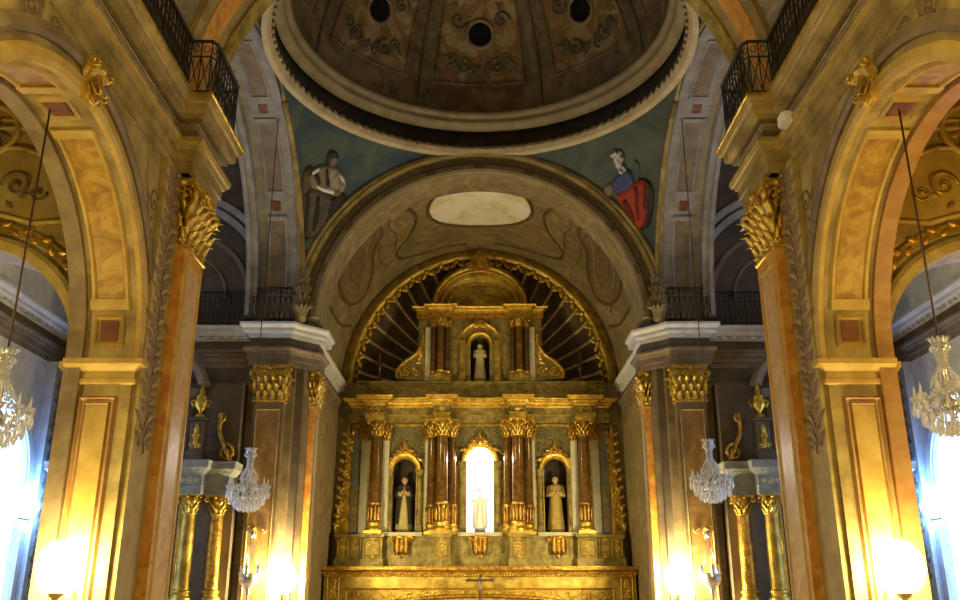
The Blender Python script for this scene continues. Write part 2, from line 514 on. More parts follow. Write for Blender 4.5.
def capital(mb, x0, x1, y0, y1, z0, z1, n=(3, 3), proud=0.12):
    # corinthian pilaster capital: bell, three rows of small leaves, corner volutes, abacus
    h = z1 - z0
    mb.box(x0, x1, y0, y1, z0, z1 - 0.12 * h)
    mb.cornice([(x1, y1), (x1, y0), (x0, y0), (x0, y1)], [(0.0, z0 - 0.05 * h), (0.04, z0 - 0.04 * h), (0.04, z0 + 0.0 * h), (0.0, z0 + 0.02 * h)])
    p = proud
    mb.box(x0 - p, x1 + p, y0 - p, y1 + p, z1 - 0.07 * h, z1)
    mb.box(x0 - p * 0.7, x1 + p * 0.7, y0 - p * 0.7, y1 + p * 0.7, z1 - 0.11 * h, z1 - 0.07 * h)
    up = (0, 0, 1)
    faces = [((x0, y0), (x1, y0), (0, -1, 0), (1, 0, 0), n[0]), ((x0, y1), (x0, y0), (-1, 0, 0), (0, 1, 0), n[1]),
             ((x1, y0), (x1, y1), (1, 0, 0), (0, 1, 0), n[1]), ((x1, y1), (x0, y1), (0, 1, 0), (1, 0, 0), n[0])]
    for a, b, out, side, k in faces:
        w = sqrt((b[0] - a[0]) ** 2 + (b[1] - a[1]) ** 2) / k
        for row in range(3):
            m = k if row % 2 == 0 else k + 1
            for i in range(m):
                q = (i + 0.5) / k if row % 2 == 0 else i / k
                mb.leaf((a[0] + (b[0] - a[0]) * q, a[1] + (b[1] - a[1]) * q, z0 + row * 0.17 * h), up, out, side, (0.28 + .03 * row) * h, w * 0.85, 0.75 + .2 * row)
            for i in range(2 * k):
                q = (i + 0.5) / (2 * k)
                mb.ball(a[0] + (b[0] - a[0]) * q + out[0] * .03, a[1] + (b[1] - a[1]) * q + out[1] * .03, z0 + (row + .4) * 0.17 * h, .022 + .012 * h, n=6, m=4)
        L = sqrt((b[0] - a[0]) ** 2 + (b[1] - a[1]) ** 2)
        for sg in (-1, 1):       # inner scrolls meeting under the abacus
            c = 0.5 + sg * 0.16
            pt = (a[0] + (b[0] - a[0]) * c, a[1] + (b[1] - a[1]) * c)
            r_ = 0.10 * h
            mb.tube([(pt[0] + out[0] * .09 + side[0] * sg * r_ * (1 - .06 * i) * cos(.55 * i), pt[1] + out[1] * .09 + side[1] * sg * r_ * (1 - .06 * i) * cos(.55 * i), z1 - .26 * h + r_ * (1 - .06 * i) * sin(.55 * i)) for i in range(13)], 0.028 * h, 5)
        m_ = ((a[0] + b[0]) / 2, (a[1] + b[1]) / 2)
        mb.ball(m_[0] + out[0] * p, m_[1] + out[1] * p, z1 - 0.08 * h, 0.08 * h, n=8, m=5)
    for cx, cy, dx, dy in ((x0, y0, -1, -1), (x1, y0, 1, -1), (x0, y1, -1, 1), (x1, y1, 1, 1)):
        r = 0.14 * h
        c = (cx + dx * 0.7 * p, cy + dy * 0.7 * p, z1 - 0.24 * h)
        k = 1 / sqrt(2)
        pts = [(c[0] + dx * k * r * (1 - 0.8 * i / 14) * cos(2.6 * pi * i / 14 + pi / 2), c[1] + dy * k * r * (1 - 0.8 * i / 14) * cos(2.6 * pi * i / 14 + pi / 2),
                c[2] + r * (1 - 0.8 * i / 14) * sin(2.6 * pi * i / 14 + pi / 2)) for i in range(15)]
        mb.tube(pts, 0.045 * h, 6)
        mb.leaf((cx, cy, z0 + .34 * h), up, (dx * k, dy * k, 0), (-dy * k, dx * k, 0), .34 * h, .16 * h, .9)


def round_capital(mb, x, y, r, z0, z1, proud=0.35):
    h = z1 - z0
    mb.lathe([(r * 1.0, z0 - 0.05 * h), (r * 1.15, z0 - 0.03 * h), (r * 1.15, z0 + 0.02 * h), (r * 0.95, z0 + 0.04 * h), (r * 1.0, z0 + 0.5 * h), (r * 1.3, z1 - 0.12 * h), (r * 0.2, z1 - 0.12 * h)], x, y, 16)
    for row in range(3):
        for k in range(8):
            a = 2 * pi * (k + .5 * (row % 2)) / 8
            out = (cos(a), sin(a), 0)
            mb.leaf((x + r * cos(a), y + r * sin(a), z0 + row * .17 * h), (0, 0, 1), out, (-sin(a), cos(a), 0), (.32 + .04 * row) * h, r * 0.66, 1.0)
    q = r * 1.5
    mb.box(x - q, x + q, y - q, y + q, z1 - 0.08 * h, z1)
    for dx in (-1, 1):
        for dy in (-1, 1):
            c = (x + dx * q * 0.92, y + dy * q * 0.92, z1 - 0.24 * h)
            rr = 0.17 * h
            mb.tube([(c[0] + dx * 0.7 * rr * (1 - .06 * i) * cos(.55 * i + pi / 2), c[1] + dy * 0.7 * rr * (1 - .06 * i) * cos(.55 * i + pi / 2), c[2] + rr * (1 - .06 * i) * sin(.55 * i + pi / 2)) for i in range(14)], 0.055 * h, 5)
    for a in (0, pi / 2, pi, 3 * pi / 2):
        mb.ball(x + q * cos(a), y + q * sin(a), z1 - .12 * h, .09 * h, n=7, m=4)


def column(parent, x, y, r, z0, z1, s=1, shaft='brown_marble', caph=0.5, gold='gold', band=True, name='column', sm='gold'):
    sh = MB()
    zc = z1 - caph
    prof = []
    zb = z0 + 2.0 * r
    for i in range(11):
        t = i / 10
        prof.append((r * (1 - 0.14 * t ** 1.8), zb + (zc - zb) * t))
    sh.lathe(prof, x, y, 20)
    c = sh.build(name, shaft, parent, s)
    b = MB()
    b.box(x - 1.4 * r, x + 1.4 * r, y - 1.4 * r, y + 1.4 * r, z0, z0 + 0.5 * r)
    b.lathe([(1.35 * r, z0 + .5 * r), (1.4 * r, z0 + .75 * r), (1.3 * r, z0 + 1.0 * r), (1.1 * r, z0 + 1.15 * r), (1.08 * r, z0 + 1.4 * r), (1.22 * r, z0 + 1.6 * r), (1.22 * r, z0 + 1.8 * r), (1.0 * r, z0 + 2.0 * r), (0.9 * r, z0 + 2.0 * r)], x, y, 20)
    b.build('column_base', sm, c, s)
    if band:
        g = MB()
        zt = zb + (zc - zb) * 0.20
        g.lathe([(r * 1.0, zt - .05), (r * 1.1, zt - .03), (r * 1.1, zt + .03), (r * 1.0, zt + .05)], x, y, 20)
        for k in range(10):
            a = 2 * pi * k / 10
            g.leaf((x + r * cos(a), y + r * sin(a), zb + 0.02), (0, 0, 1), (cos(a), sin(a), 0), (-sin(a), cos(a), 0), zt - zb, r * 0.5, 0.12)
        g.build('gilded_collar', 'gold_red', c, s)
    k = MB()
    round_capital(k, x, y, r * 0.9, zc, z1)
    k.build('capital', gold, c, s)
    return c

# ================================================================== THE SETTING
YC, A5 = 20.2, 5.6           # centre of the crossing, half its side
SPR = 9.7                    # springing of the great arches
# floor
struct(MB().box(-13.5, 13.5, -6, 36, -0.3, 0.0), 'floor', 'floor')
struct(MB().box(-5.4, 5.4, 26.2, 36, 0.0, 0.5), 'trim_presbytery_step', 'floor')
# wall behind the viewer and nave vault
struct(MB().box(-10.2, 10.2, -6.4, -6.0, 0, 15.2), 'wall_back', 'ochre')
nv = MB()
nv.arch('y', 0, SPR, [(5.15, -6.0), (5.15, 13.1), (5.5, 13.1), (5.5, -6.0)], n=40)
struct(nv, 'ceiling', 'vault')

BAYS = [(9.8, 2.7, 4.9, 0.0), (2.9, 2.7, 4.9, 0.0)]
SQ = []
for s in (-1, 1):
    side = 'left' if s < 0 else 'right'
    S = 'Left' if s < 0 else 'Right'
    # ---- nave wall with its arches
    w = MB()
    w.arch_wall('x', -6.0, 13.2, 5.0, 5.74, 0.0, 8.4, BAYS, n=48)
    w.box(5.0, 5.85, -6.0, 14.45, 8.3, 9.75)
    w.box(5.02, 6.3, 13.2, 14.5, 0.0, 9.7)
    struct(w, 'wall_' + side, 'ochre', s)
    wall = bpy.data.objects['wall_' + side]
    # second order of the arch, narrower and set back
    w2 = MB()
    w2.arch_wall('x', -6.0, 13.2, 5.74, 5.98, 0.0, 8.4, [(9.8, 2.62, 4.9, 0.0), (2.9, 2.62, 4.9, 0.0)], n=40)
    w2.build('inner_arch_order', 'rust' if s > 0 else 'ochre_dark', wall, s)
    for bi, (yc, R, sp, ft) in enumerate(BAYS):
        if bi == 1:
            continue
        # archivolt on the nave face
        a = MB()
        a.arch('x', yc, sp, [(R - 0.015, 5.02), (R - 0.015, 4.95), (R + 0.05, 4.92), (R + 0.16, 4.92), (R + 0.20, 4.97), (R + 0.20, 5.02)], n=48)
        a.build('archivolt', 'yellow', wall, s)
        a = MB()
        a.arch('x', yc, sp, [(R + 0.30, 5.02), (R + 0.30, 4.95), (R + 0.36, 4.91), (R + 0.50, 4.95), (R + 0.52, 5.02)], n=48)
        a.build('outer_archivolt', 'ochre_dark', wall, s)
        # soffit: sunk orange panels with frames and dark red squares between
        def sof(u, v, h, yc=yc, R=R, sp=sp):      # u across the thickness, v angle from the far springing
            return (u, yc + (R - h) * cos(v), sp + (R - h) * sin(v))
        segs = [(0.30, 1.30), (1.66, 2.84)]
        pan, fr, sqm, sqf = MB(), MB(), MB(), MB()
        for v0, v1 in segs:
            n = 14
            pan.grid([[sof(u, v0 + (v1 - v0) * i / n, 0.012) for u in (5.20, 5.62)] for i in range(n + 1)])
            for (u0, u1) in ((5.12, 5.20), (5.60, 5.68)):
                fr.grid([[sof(u0, v0 - .03 + (v1 - v0 + .06) * i / n, 0.0), sof(u0 + .02, v0 - .03 + (v1 - v0 + .06) * i / n, 0.05), sof(u1 - .02, v0 - .03 + (v1 - v0 + .06) * i / n, 0.05), sof(u1, v0 - .03 + (v1 - v0 + .06) * i / n, 0.0)] for i in range(n + 1)], smooth=False)
            for vv in (v0, v1):
                d = 0.03
                fr.grid([[sof(5.13 + .56 * i / 4, vv - d, 0), sof(5.13 + .56 * i / 4, vv - d, .05), sof(5.13 + .56 * i / 4, vv + d, .05), sof(5.13 + .56 * i / 4, vv + d, 0)] for i in range(5)], smooth=False)
        for vc in (0.155, 1.478, 2.99):
            dv = 0.065
            sqm.grid([[sof(u, v, 0.014) for u in (5.28, 5.54)] for v in (vc - dv, vc, vc + dv)])
            frame(sqf, lambda u, v, h: sof(u, v, h), 5.20, 5.62, vc - dv - .028, vc + dv + .028, 0.04, 0.05)
        pan.build('soffit_panel', 'amber', wall, s)
        fr.build('soffit_moulding', 'yellow', wall, s)
        sqm.build('marble_square', 'square', wall, s)
        sqf.build('square_moulding', 'yellow', wall, s)
        # imposts and jamb panels
        im = MB()
        for yj, dy in ((yc + R, -1), (yc - R, 1)):
            prof = [(0, 4.52), (.05, 4.54), (.05, 4.60), (.02, 4.62), (.02, 4.70), (.10, 4.78), (.16, 4.80), (.16, 4.88), (0, 4.90)]
            if dy < 0:
                im.cornice([(5.0, yj + .28), (5.0, yj), (6.35, yj)][::-1] if False else [(5.97, yj), (5.0, yj), (5.0, yj + .12)], [(o, z) for o, z in prof])
            else:
                im.cornice([(5.96, yj), (5.0, yj), (5.0, yj - .12)][::-1], [(o, z) for o, z in prof])
        im.build('impost_moulding', 'yellow', wall, s)
        jp, jf = MB(), MB()
        yj = yc + R
        def jam(u, v, h, yj=yj): return (u, yj - h, v)
        jp.box(5.30, 5.62, yj - 0.015, yj, 1.0, 4.22)
        frame(jf, jam, 5.17, 5.74, 0.85, 4.36, 0.07, 0.05)
        frame(jf, jam, 5.26, 5.65, 0.95, 4.27, 0.05, 0.035)
        jp.build('jamb_panel', 'yellow', wall, s)
        jf.build('jamb_moulding', 'rust', wall, s)
        # spandrel panel with stucco relief
        sp_ = MB()
        def nav(u, v, h): return (5.0 - h, u, v)
        sp_.prism([(12.5, 6.6), (12.5, 7.95), (11.95, 7.95), (12.2, 7.4), (12.42, 6.7)], 'x', 4.985, 5.0)
        sp_.build('spandrel_panel', 'olive', wall, s)
        rel = MB()
        spiral(rel, nav, 12.42, 7.35, 0.22, 0, 1.3, 1, 0.03)
        for k in range(7):
            blob(rel, nav, 12.36 - .02 * k, 6.75 + .1 * k, pi / 2 + (.5 if k % 2 else -.5), .26, .12, .04)
        for k in range(9):
            blob(rel, nav, 7.6 + 0.14 * k, 7.9 - .05 * (k % 3), 1.2 * k, .28, .13, .05)
        spiral(rel, nav, 7.3, 7.75, .25, 0, 1.5, 1, .035)
        spiral(rel, nav, 8.3, 7.85, .2, pi, 1.5, -1, .035)
        spiral(rel, nav, 8.9, 7.95, .16, 0, 1.4, 1, .03)
        rel.build('spandrel_relief', 'relief_brown', wall, s)
    # olive strip with the hanging stucco vine, between arch and pilaster
    st = MB()
    st.box(4.90, 5.0, 12.56, 13.32, 0.0, 8.2)
    st.build('vine_strip', 'olive', wall, s)
    vb = MB()
    vine(vb, lambda u, v, h: (4.90 - h, u, v), 3.6, 8.1, 12.92, 0.84, 18, 0.035)
    vb.build('vine_relief', 'vine_brown', wall, s)

    # ---- aisle: arch into the transept, vault, outer wall
    t = MB()
    t.arch_wall('y', 5.75, 12.9, 12.65, 13.3, 0.0, 10.4, [(7.8, 1.81, 4.9, 0.0)], n=36)
    struct(t, 'wall_aisle_' + side, 'ochre', s)
    ta = bpy.data.objects['wall_aisle_' + side]
    def tw(u, v, h): return (u, 12.65 - h, v)
    b = MB()
    b.arch('y', 7.8, 4.9, [(1.81, 12.66), (1.81, 12.58), (1.95, 12.55), (2.02, 12.58), (2.02, 12.66)], n=40)
    b.build('archivolt', 'olive', ta, s)
    b = MB()
    b.arch('y', 7.8, 4.9, [(2.12, 12.66), (2.12, 12.60), (2.26, 12.60), (2.26, 12.66)], n=40)
    b.build('garland_band', 'gold_flat', ta, s)
    b = MB()
    for k in range(40):
        a = pi * (k + .5) / 40
        blob(b, lambda u, v, h: (u, 12.6 - h, v), 7.8 + 2.19 * cos(a), 4.9 + 2.19 * sin(a), a + pi / 2 + (.5 if k % 2 else -.5), .20, .11, .05)
    b.build('garland_leaves', 'gold_red', ta, s)
    b = MB()
    # two framed stucco panels over the arch, with a roundel and scrolling foliage
    def poly(mb, pts, tk, h):
        k = len(pts)
        for i in range(k):
            p, q = pts[i], pts[(i + 1) % k]
            mb.tube([tw(p[0], p[1], h * .4), tw(q[0], q[1], h * .4)], tk, 6)
            mb.ball(*tw(p[0], p[1], h * .4), tk, n=6, m=4)
    poly(b, [(6.35, 7.15), (6.6, 8.15), (7.25, 8.4), (8.35, 8.4), (9.0, 8.15), (9.2, 7.2), (8.7, 7.1), (7.8, 7.35), (6.9, 7.1)][::-1], 0.045, .04)
    poly(b, [(6.75, 8.75), (7.5, 9.95), (8.1, 9.95), (8.85, 8.75)], 0.05, .04)
    poly(b, [(7.0, 8.9), (7.6, 9.8), (8.0, 9.8), (8.6, 8.9)], 0.03, .04)
    b.build('panel_moulding', 'yellow', ta, s)
    b = MB()
    b.prism([(6.4, 7.2), (6.9, 7.15), (7.8, 7.4), (8.7, 7.15), (9.15, 7.25), (8.95, 8.1), (8.35, 8.35), (7.25, 8.35), (6.65, 8.1)], 'y', 12.635, 12.65)
    b.prism([(6.8, 8.78), (8.8, 8.78), (8.08, 9.9), (7.52, 9.9)], 'y', 12.635, 12.65)
    b.build('stucco_panel', 'olive' if s < 0 else 'yellow', ta, s)
    b = MB()
    spiral(b, tw, 7.25, 7.75, .25, 0, 1.5, 1, .04); spiral(b, tw, 8.35, 7.75, .25, pi, 1.5, -1, .04)
    spiral(b, tw, 6.9, 7.62, .15, pi, 1.3, 1, .03); spiral(b, tw, 8.7, 7.62, .15, 0, 1.3, -1, .03)
    for k in range(11):
        blob(b, tw, 6.85 + .19 * k, 7.6 + .15 * sin(k * 1.9), k * 1.3, .28, .13, .06)
    b.lathe([], 0, 0) if False else None
    rosette(b, tw, 7.8, 8.72, .34, 9, .08)
    b.build('stucco_foliage', 'gold_flat' if s > 0 else 'relief_brown', ta, s)
    b = MB()
    b.tube([tw(7.8 + .42 * cos(a * pi / 12), 8.72 + .42 * sin(a * pi / 12), .02) for a in range(24)], .06, 8, closed=True)
    b.build('roundel', 'yellow', ta, s)
    b = MB()
    b.cornice([(5.99, 13.3), (5.99, 12.65), (5.75, 12.65)], [(0, 4.52), (.05, 4.54), (.05, 4.70), (.12, 4.80), (.12, 4.88), (0, 4.90)])
    b.build('impost_moulding', 'yellow', ta, s)
    # aisle side wall and vault
    ow = MB()
    ow.box(9.85, 10.2, -6.0, 12.65, 0, 10.4)
    struct(ow, 'wall_outer_' + side, 'ochre', s)
    av = MB()
    rows = []
    for i in range(25):
        v = pi * i / 24
        rows.append([(7.85 - 2.0 * cos(v), y, 8.35 + 2.0 * sin(v)) for y in (-6.0, 12.7)])
    av.grid(rows)
    struct(av, 'ceiling_aisle_' + side, 'ochre', s)

    # ---- transept
    x = MB()
    x.box(12.6, 13.0, 13.3, 20.3, 0, 16.2)
    x.box(12.6, 13.0, 25.3, 27.2, 0, 16.2)
    x.box(12.6, 13.0, 20.3, 25.3, 0, 1.2)
    x.arch_wall('x', 20.3, 25.3, 12.6, 13.0, 1.2, 11.0, [(22.8, 2.2, 4.6, 1.2)], n=24)
    x.arch_wall('x', 20.3, 25.3, 12.6, 13.0, 11.0, 16.2, [(22.0, 1.3, 13.6, 11.6)], n=20)
    struct(x, 'wall_transept_' + side, 'white_stucco', s)
    x = MB()
    x.box(5.3, 13.0, 26.0, 27.2, 0, 9.8)
    x.arch_wall('y', 6.3, 13.0, 26.0, 26.6, 9.8, 16.2, [(9.6, 2.75, 10.7, 9.8)], n=40)
    x.box(5.3, 6.3, 25.95, 27.2, 9.6, 10.6)
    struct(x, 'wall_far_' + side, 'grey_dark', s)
    fw = bpy.data.objects['wall_far_' + side]
    x = MB()
    x.box(6.6, 12.6, 26.9, 27.1, 9.6, 14.0)
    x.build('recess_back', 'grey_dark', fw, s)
    x = MB()
    for r0, d0 in ((2.75, 25.92), (3.05, 25.86)):
        x.arch('y', 9.6, 10.7, [(r0, 26.02), (r0, d0), (r0 + .20, d0 - .05), (r0 + .20, 26.02)], n=40)
    x.build('recess_archivolt', 'grey', fw, s)
    x = MB()
    x.arch('y', 9.6, 10.7, [(2.1, 26.9), (2.1, 26.8), (2.25, 26.8), (2.25, 26.9)], n=40)
    x.arch('y', 9.6, 10.7, [(1.45, 26.9), (1.45, 26.82), (1.53, 26.82), (1.53, 26.9)], n=40)
    x.build('recess_moulding', 'grey_panel', fw, s)
    x = MB()
    x.box(5.85, 13.0, 13.3, 26.6, 16.2, 16.5)
    struct(x, 'ceiling_transept_' + side, 'grey', s)
    x = MB()
    x.arch_wall('y', 10.4, 12.9, 13.0, 13.3, 0, 16.2, [], n=2)
    x.box(5.85, 10.4, 13.0, 13.3, 10.3, 16.2)
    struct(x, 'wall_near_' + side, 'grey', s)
    # corner pilaster, blue in the daylight, with a leaf drop
    x = MB()
    x.box(12.35, 12.62, 25.25, 26.0, 0, 8.2)
    struct(x, 'trim_corner_' + side, 'white_stucco', s)
    x2 = MB()
    vine(x2, lambda u, v, h: (12.35 - h, u, v), 2.0, 7.6, 25.62, .5, 14, .03)
    x2.build('leaf_drop', 'grey', bpy.data.objects['trim_corner_' + side], s)

    # ---- windows of the transept
    def window(nm, yc, zf, zs, R, m, bars=True):
        o = MB()
        pts = [(yc - R, zf), (yc + R, zf)] + [(yc + R * cos(pi * i / 20), zs + R * sin(pi * i / 20)) for i in range(21)]
        o.prism(pts, 'x', 12.78, 12.80)
        ob = o.build(nm, m, None, s, kind='structure')
        f = MB()
        f.arch('x', yc, zs, [(R, 12.58), (R, 12.52), (R + .18, 12.50), (R + .22, 12.58)], n=24)
        for q in (-1, 1):
            f.box(12.50, 12.60, min(yc + q * R, yc + q * (R + .2)), max(yc + q * R, yc + q * (R + .2)), zf, zs)
        f.box(12.45, 12.60, yc - R - .25, yc + R + .25, zf - .15, zf)
        f.build('window_surround', 'white_stucco', ob, s)
        if not bars:
            return
        g = MB()
        for k in range(-2, 3):
            g.box(12.74, 12.78, yc + k * R / 3 - .02, yc + k * R / 3 + .02, zf, zs + sqrt(max(R * R - (k * R / 3) ** 2, 0)) - .03)
        n = int((zs - zf) / .7) + 1
        for k in range(1, n + 1):
            g.box(12.74, 12.78, yc - R, yc + R, zf + k * (zs - zf) / n - .02, zf + k * (zs - zf) / n + .02)
        g.build('window_bars', 'lead', ob, s)
    window('window_%d' % (1 if s < 0 else 2), 22.8, 1.2, 4.6, 2.2, 'day', False)
    window('window_%d' % (3 if s < 0 else 4), 22.0, 11.6, 13.6, 1.3, 'added_day_high')  # unseen upper window, added for bluish light on the arches

    # ---- great arches' supports: far pier
    p = MB()
    p.prism([(6.9, 26.1), (6.9, 25.95), (5.55, 25.95), (5.15, 26.35), (5.15, 27.25), (6.9, 27.25)], 'z', 0, 9.75)
    struct(p, 'wall_pier_' + side, 'ochre_dark', s)

    # ---- chancel side wall
    c = MB()
    c.box(5.4, 5.8, 27.2, 36, 0, 9.75)
    struct(c, 'wall_chancel_' + side, 'vault', s)

    c = MB()
    c.box(4.5, 5.4, 33.45, 33.8, 0, 9.5)
    struct(c, 'wall_altar_' + side, 'vault', s)

    c = MB()
    c.arch('y', 0, SPR - .2, [(5.15, 33.72), (5.75, 33.72), (5.75, 34.0), (5.15, 34.0)], a0=0, a1=pi / 2, n=32, vs=1.06)
    struct(c, 'wall_lunette_' + side, 'vault', s)

    # ---- entablature running round the whole church
    path = [(5.0, -6.0), (5.0, 13.02), (4.68, 13.02), (4.68, 14.42), (5.3, 14.42), (5.3, 14.5), (6.3, 14.5), (6.3, 13.3), (12.6, 13.3),
            (12.6, 26.0), (6.85, 26.0), (6.85, 25.6), (5.68, 25.6), (5.55, 25.80), (5.10, 26.22), (4.95, 26.36), (4.95, 27.2), (5.4, 27.2), (5.4, 33.3)]
    def ent(nm, prof, m_near, m_far):
        i1 = 7
        a = MB(); a.cornice(path[:i1 + 1], prof); struct(a, 'trim_' + nm + '_nave_' + side, m_near, s)
        b_ = MB(); b_.cornice(path[i1:], prof); struct(b_, 'trim_' + nm + '_crossing_' + side, m_far, s)
    ent('architrave', [(.02, 8.18), (.02, 8.34), (.06, 8.35), (.06, 8.52), (.10, 8.53), (.12, 8.60), (.18, 8.66), (.18, 8.72), (.02, 8.74)], 'ochre', 'grey_panel')
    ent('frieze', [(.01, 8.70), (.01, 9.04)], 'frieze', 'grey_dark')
    ent('cornice', [(.03, 9.02), (.06, 9.06), (.10, 9.10), (.20, 9.14), (.22, 9.20), (.22, 9.28), (.26, 9.32), (.30, 9.38), (.30, 9.45), (.05, 9.50)], 'ochre', 'white_stucco')
    for nm_, z_, o_, m_ in (('fascia', 8.60, .13, 'yellow'), ('dark_bed', 9.035, .07, 'relief_brown'), ('bead', 9.30, .235, 'yellow'), ('lip', 9.405, .29, 'gold')):  # bed moulding is a darker brown strip than the cornice
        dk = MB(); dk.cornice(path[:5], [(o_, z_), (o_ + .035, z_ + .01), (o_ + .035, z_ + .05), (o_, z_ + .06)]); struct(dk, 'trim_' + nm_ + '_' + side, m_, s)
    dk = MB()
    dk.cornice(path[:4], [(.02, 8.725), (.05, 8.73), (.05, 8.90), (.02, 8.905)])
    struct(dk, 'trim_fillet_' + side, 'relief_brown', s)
    # dentils under the crossing cornice
    dn = MB()
    for k in range(40):
        yy = 14.0 + .3 * k
        dn.box(12.42, 12.58, yy, yy + .15, 9.06, 9.14)
    for k in range(19):
        xx = 7.0 + .3 * k
        dn.box(xx, xx + .15, 25.84, 25.98, 9.06, 9.14)
    struct(dn, 'trim_dentils_' + side, 'white_stucco', s)

# ---- pilasters: things with shaft, panel, capital and base
def pilaster(label, s, x0, x1, y0, y1, zt, caph, shaft, panel, faces, group=None, capm='gold', rail='yellow', cat='pilaster', n=(3, 3)):
    t = thing('pilaster', (s * 0.5 * (x0 + x1), 0.5 * (y0 + y1), 0), label, cat, group)
    zc = zt - caph
    b = MB(); b.box(x0, x1, y0, y1, 0.9, zc); b.build('shaft', shaft, t, s)
    b = MB()
    b.box(x0 - .08, x1 + .08, y0 - .08, y1 + .08, 0, .7)
    b.box(x0 - .04, x1 + .04, y0 - .04, y1 + .04, .7, .9)
    b.build('base', shaft, t, s)
    for fc in faces:
        f, q = MB(), MB()
        if fc == 'y':
            mp = lambda u, v, h: (u, y0 - h, v)
            a0, a1 = x0 + .09 * (x1 - x0), x1 - .09 * (x1 - x0)
            q.box(a0, a1, y0 - .004, y0 + .02, 1.2, zc - .25)
        else:
            mp = lambda u, v, h: (x0 - h, u, v)
            a0, a1 = y0 + .12 * (y1 - y0), y1 - .12 * (y1 - y0)
            q.box(x0 - .004, x0 + .02, a0, a1, 1.2, zc - .25)
        frame(f, mp, a0, a1, 1.2, zc - .25, .06, .03)
        q.build('inset_panel', panel, t, s)
        f.build('panel_moulding', rail, t, s)
    c = MB(); capital(c, x0, x1, y0, y1, zc, zt, n, .09); c.build('capital', capm, t, s)
    return t


for s in (-1, 1):
    sd = 'left' if s < 0 else 'right'
    ws = 'beside the arch with the %s hand chandelier' % sd
    pilaster('orange marble pilaster with gilded leaf capital on the %s nave pier' % sd, s, 4.75, 4.985, 13.32, 14.28, 8.18, 1.15, 'orange', 'pale_marble', ['x'], 'nave pilasters', 'gold', 'yellow', n=(2, 4))
    pilaster('broad brown pilaster with golden capital behind the small %s crystal chandelier' % sd, s, 5.74, 6.62, 25.60, 25.98, 8.18, 1.05, 'ochre_dark', 'orange_brown', ['y'], 'far crossing pilasters', 'gold', 'ochre', n=(4, 2))
    pilaster('narrow pilaster carrying the chancel arch on its %s side, turned inward' % sd, s, 4.95, 5.2, 26.42, 27.15, 8.18, 1.05, 'orange', 'pale_marble', ['x'], 'chancel arch pilasters', 'gold', 'ochre', n=(2, 3))

# ---- great arches
# transept arches: grey soffit with brown panels and dark squares
for s in (-1, 1):
    sd = 'left' if s < 0 else 'right'
    g = MB()
    g.arch('x', YC, SPR, [(5.6, 5.6), (6.1, 5.6), (6.1, 6.75), (5.6, 6.75)], n=64)
    ar = struct(g, 'arch_transept_' + sd, 'grey', s)
    def so(u, v, h): return (u, YC + (5.6 - h) * cos(v), SPR + (5.6 - h) * sin(v))
    pn, fr, sq = MB(), MB(), MB()
    ang = 0.13
    while ang < 3.0:
        a0, a1 = ang, min(ang + .42, 3.02)
        pn.grid([[so(u, a0 + (a1 - a0) * i / 8, .012) for u in (5.98, 6.40)] for i in range(9)])
        n = 8
        for u0, u1 in ((5.88, 5.98), (6.40, 6.50)):
            fr.grid([[so(u0, a0 + (a1 - a0) * i / n, 0), so(u0 + .03, a0 + (a1 - a0) * i / n, .05), so(u1 - .03, a0 + (a1 - a0) * i / n, .05), so(u1, a0 + (a1 - a0) * i / n, 0)] for i in range(n + 1)], smooth=False)
        for vv in (a0, a1):
            fr.grid([[so(5.88 + .62 * i / 4, vv - .012, 0), so(5.88 + .62 * i / 4, vv - .012, .05), so(5.88 + .62 * i / 4, vv + .012, .05), so(5.88 + .62 * i / 4, vv + .012, 0)] for i in range(5)], smooth=False)
        vc = a1 + .07
        sq.grid([[so(u, v, .014) for u in (6.06, 6.32)] for v in (vc - .028, vc, vc + .028)])
        ang += .56
    pn.build('soffit_panel', 'grey_panel', ar, s)
    fr.build('soffit_moulding', 'grey', ar, s)
    sq.build('marble_square', 'square', ar, s)
    mo = MB()
    mo.arch('x', YC, SPR, [(5.6, 5.62), (5.6, 5.52), (5.72, 5.48), (5.80, 5.62)], n=64)
    mo.build('edge_moulding', 'ochre', ar, s)
    mo = MB()
    mo.arch('x', YC, SPR, [(5.3, 6.76), (5.3, 7.1), (5.62, 7.1), (5.62, 6.76)], n=64)
    mo.build('inner_order', 'grey', ar, s)
    mo = MB()
    mo.arch('x', YC, SPR, [(5.22, 6.95), (5.22, 7.02), (5.32, 7.02), (5.32, 6.95)], n=64)
    mo.build('inner_moulding', 'grey', ar, s)

# chancel arch
g = MB()
g.arch('y', 0, SPR, [(4.92, 25.8), (5.6, 25.8), (5.6, 27.25), (4.92, 27.25)], n=64)
ca = struct(g, 'arch_chancel', 'vault')
m1 = MB(); m1.arch('y', 0, SPR, [(5.42, 25.82), (5.42, 25.70), (5.52, 25.64), (5.64, 25.66), (5.66, 25.82)], n=64); m1.build('outer_archivolt', 'ochre', ca)
m1 = MB(); m1.arch('y', 0, SPR, [(5.22, 25.82), (5.22, 25.74), (5.32, 25.74), (5.36, 25.82)], n=64); m1.build('dark_moulding', 'relief_brown', ca)
m1 = MB(); m1.arch('y', 0, SPR, [(4.90, 25.82), (4.90, 25.72), (4.98, 25.68), (5.14, 25.72), (5.14, 25.82)], n=64); m1.build('inner_archivolt', 'dome_ring', ca)
m1 = MB()
for k in range(1, 10):
    a = pi * k / 10
    pts = []
    for r, da in ((4.96, -.035), (5.12, -.035), (5.12, .035), (4.96, .035)):
        pts.append((r * cos(a + da), SPR + r * sin(a + da)))
    m1.prism(pts, 'y', 25.69, 25.72)
m1.build('archivolt_block', 'relief_brown', ca)
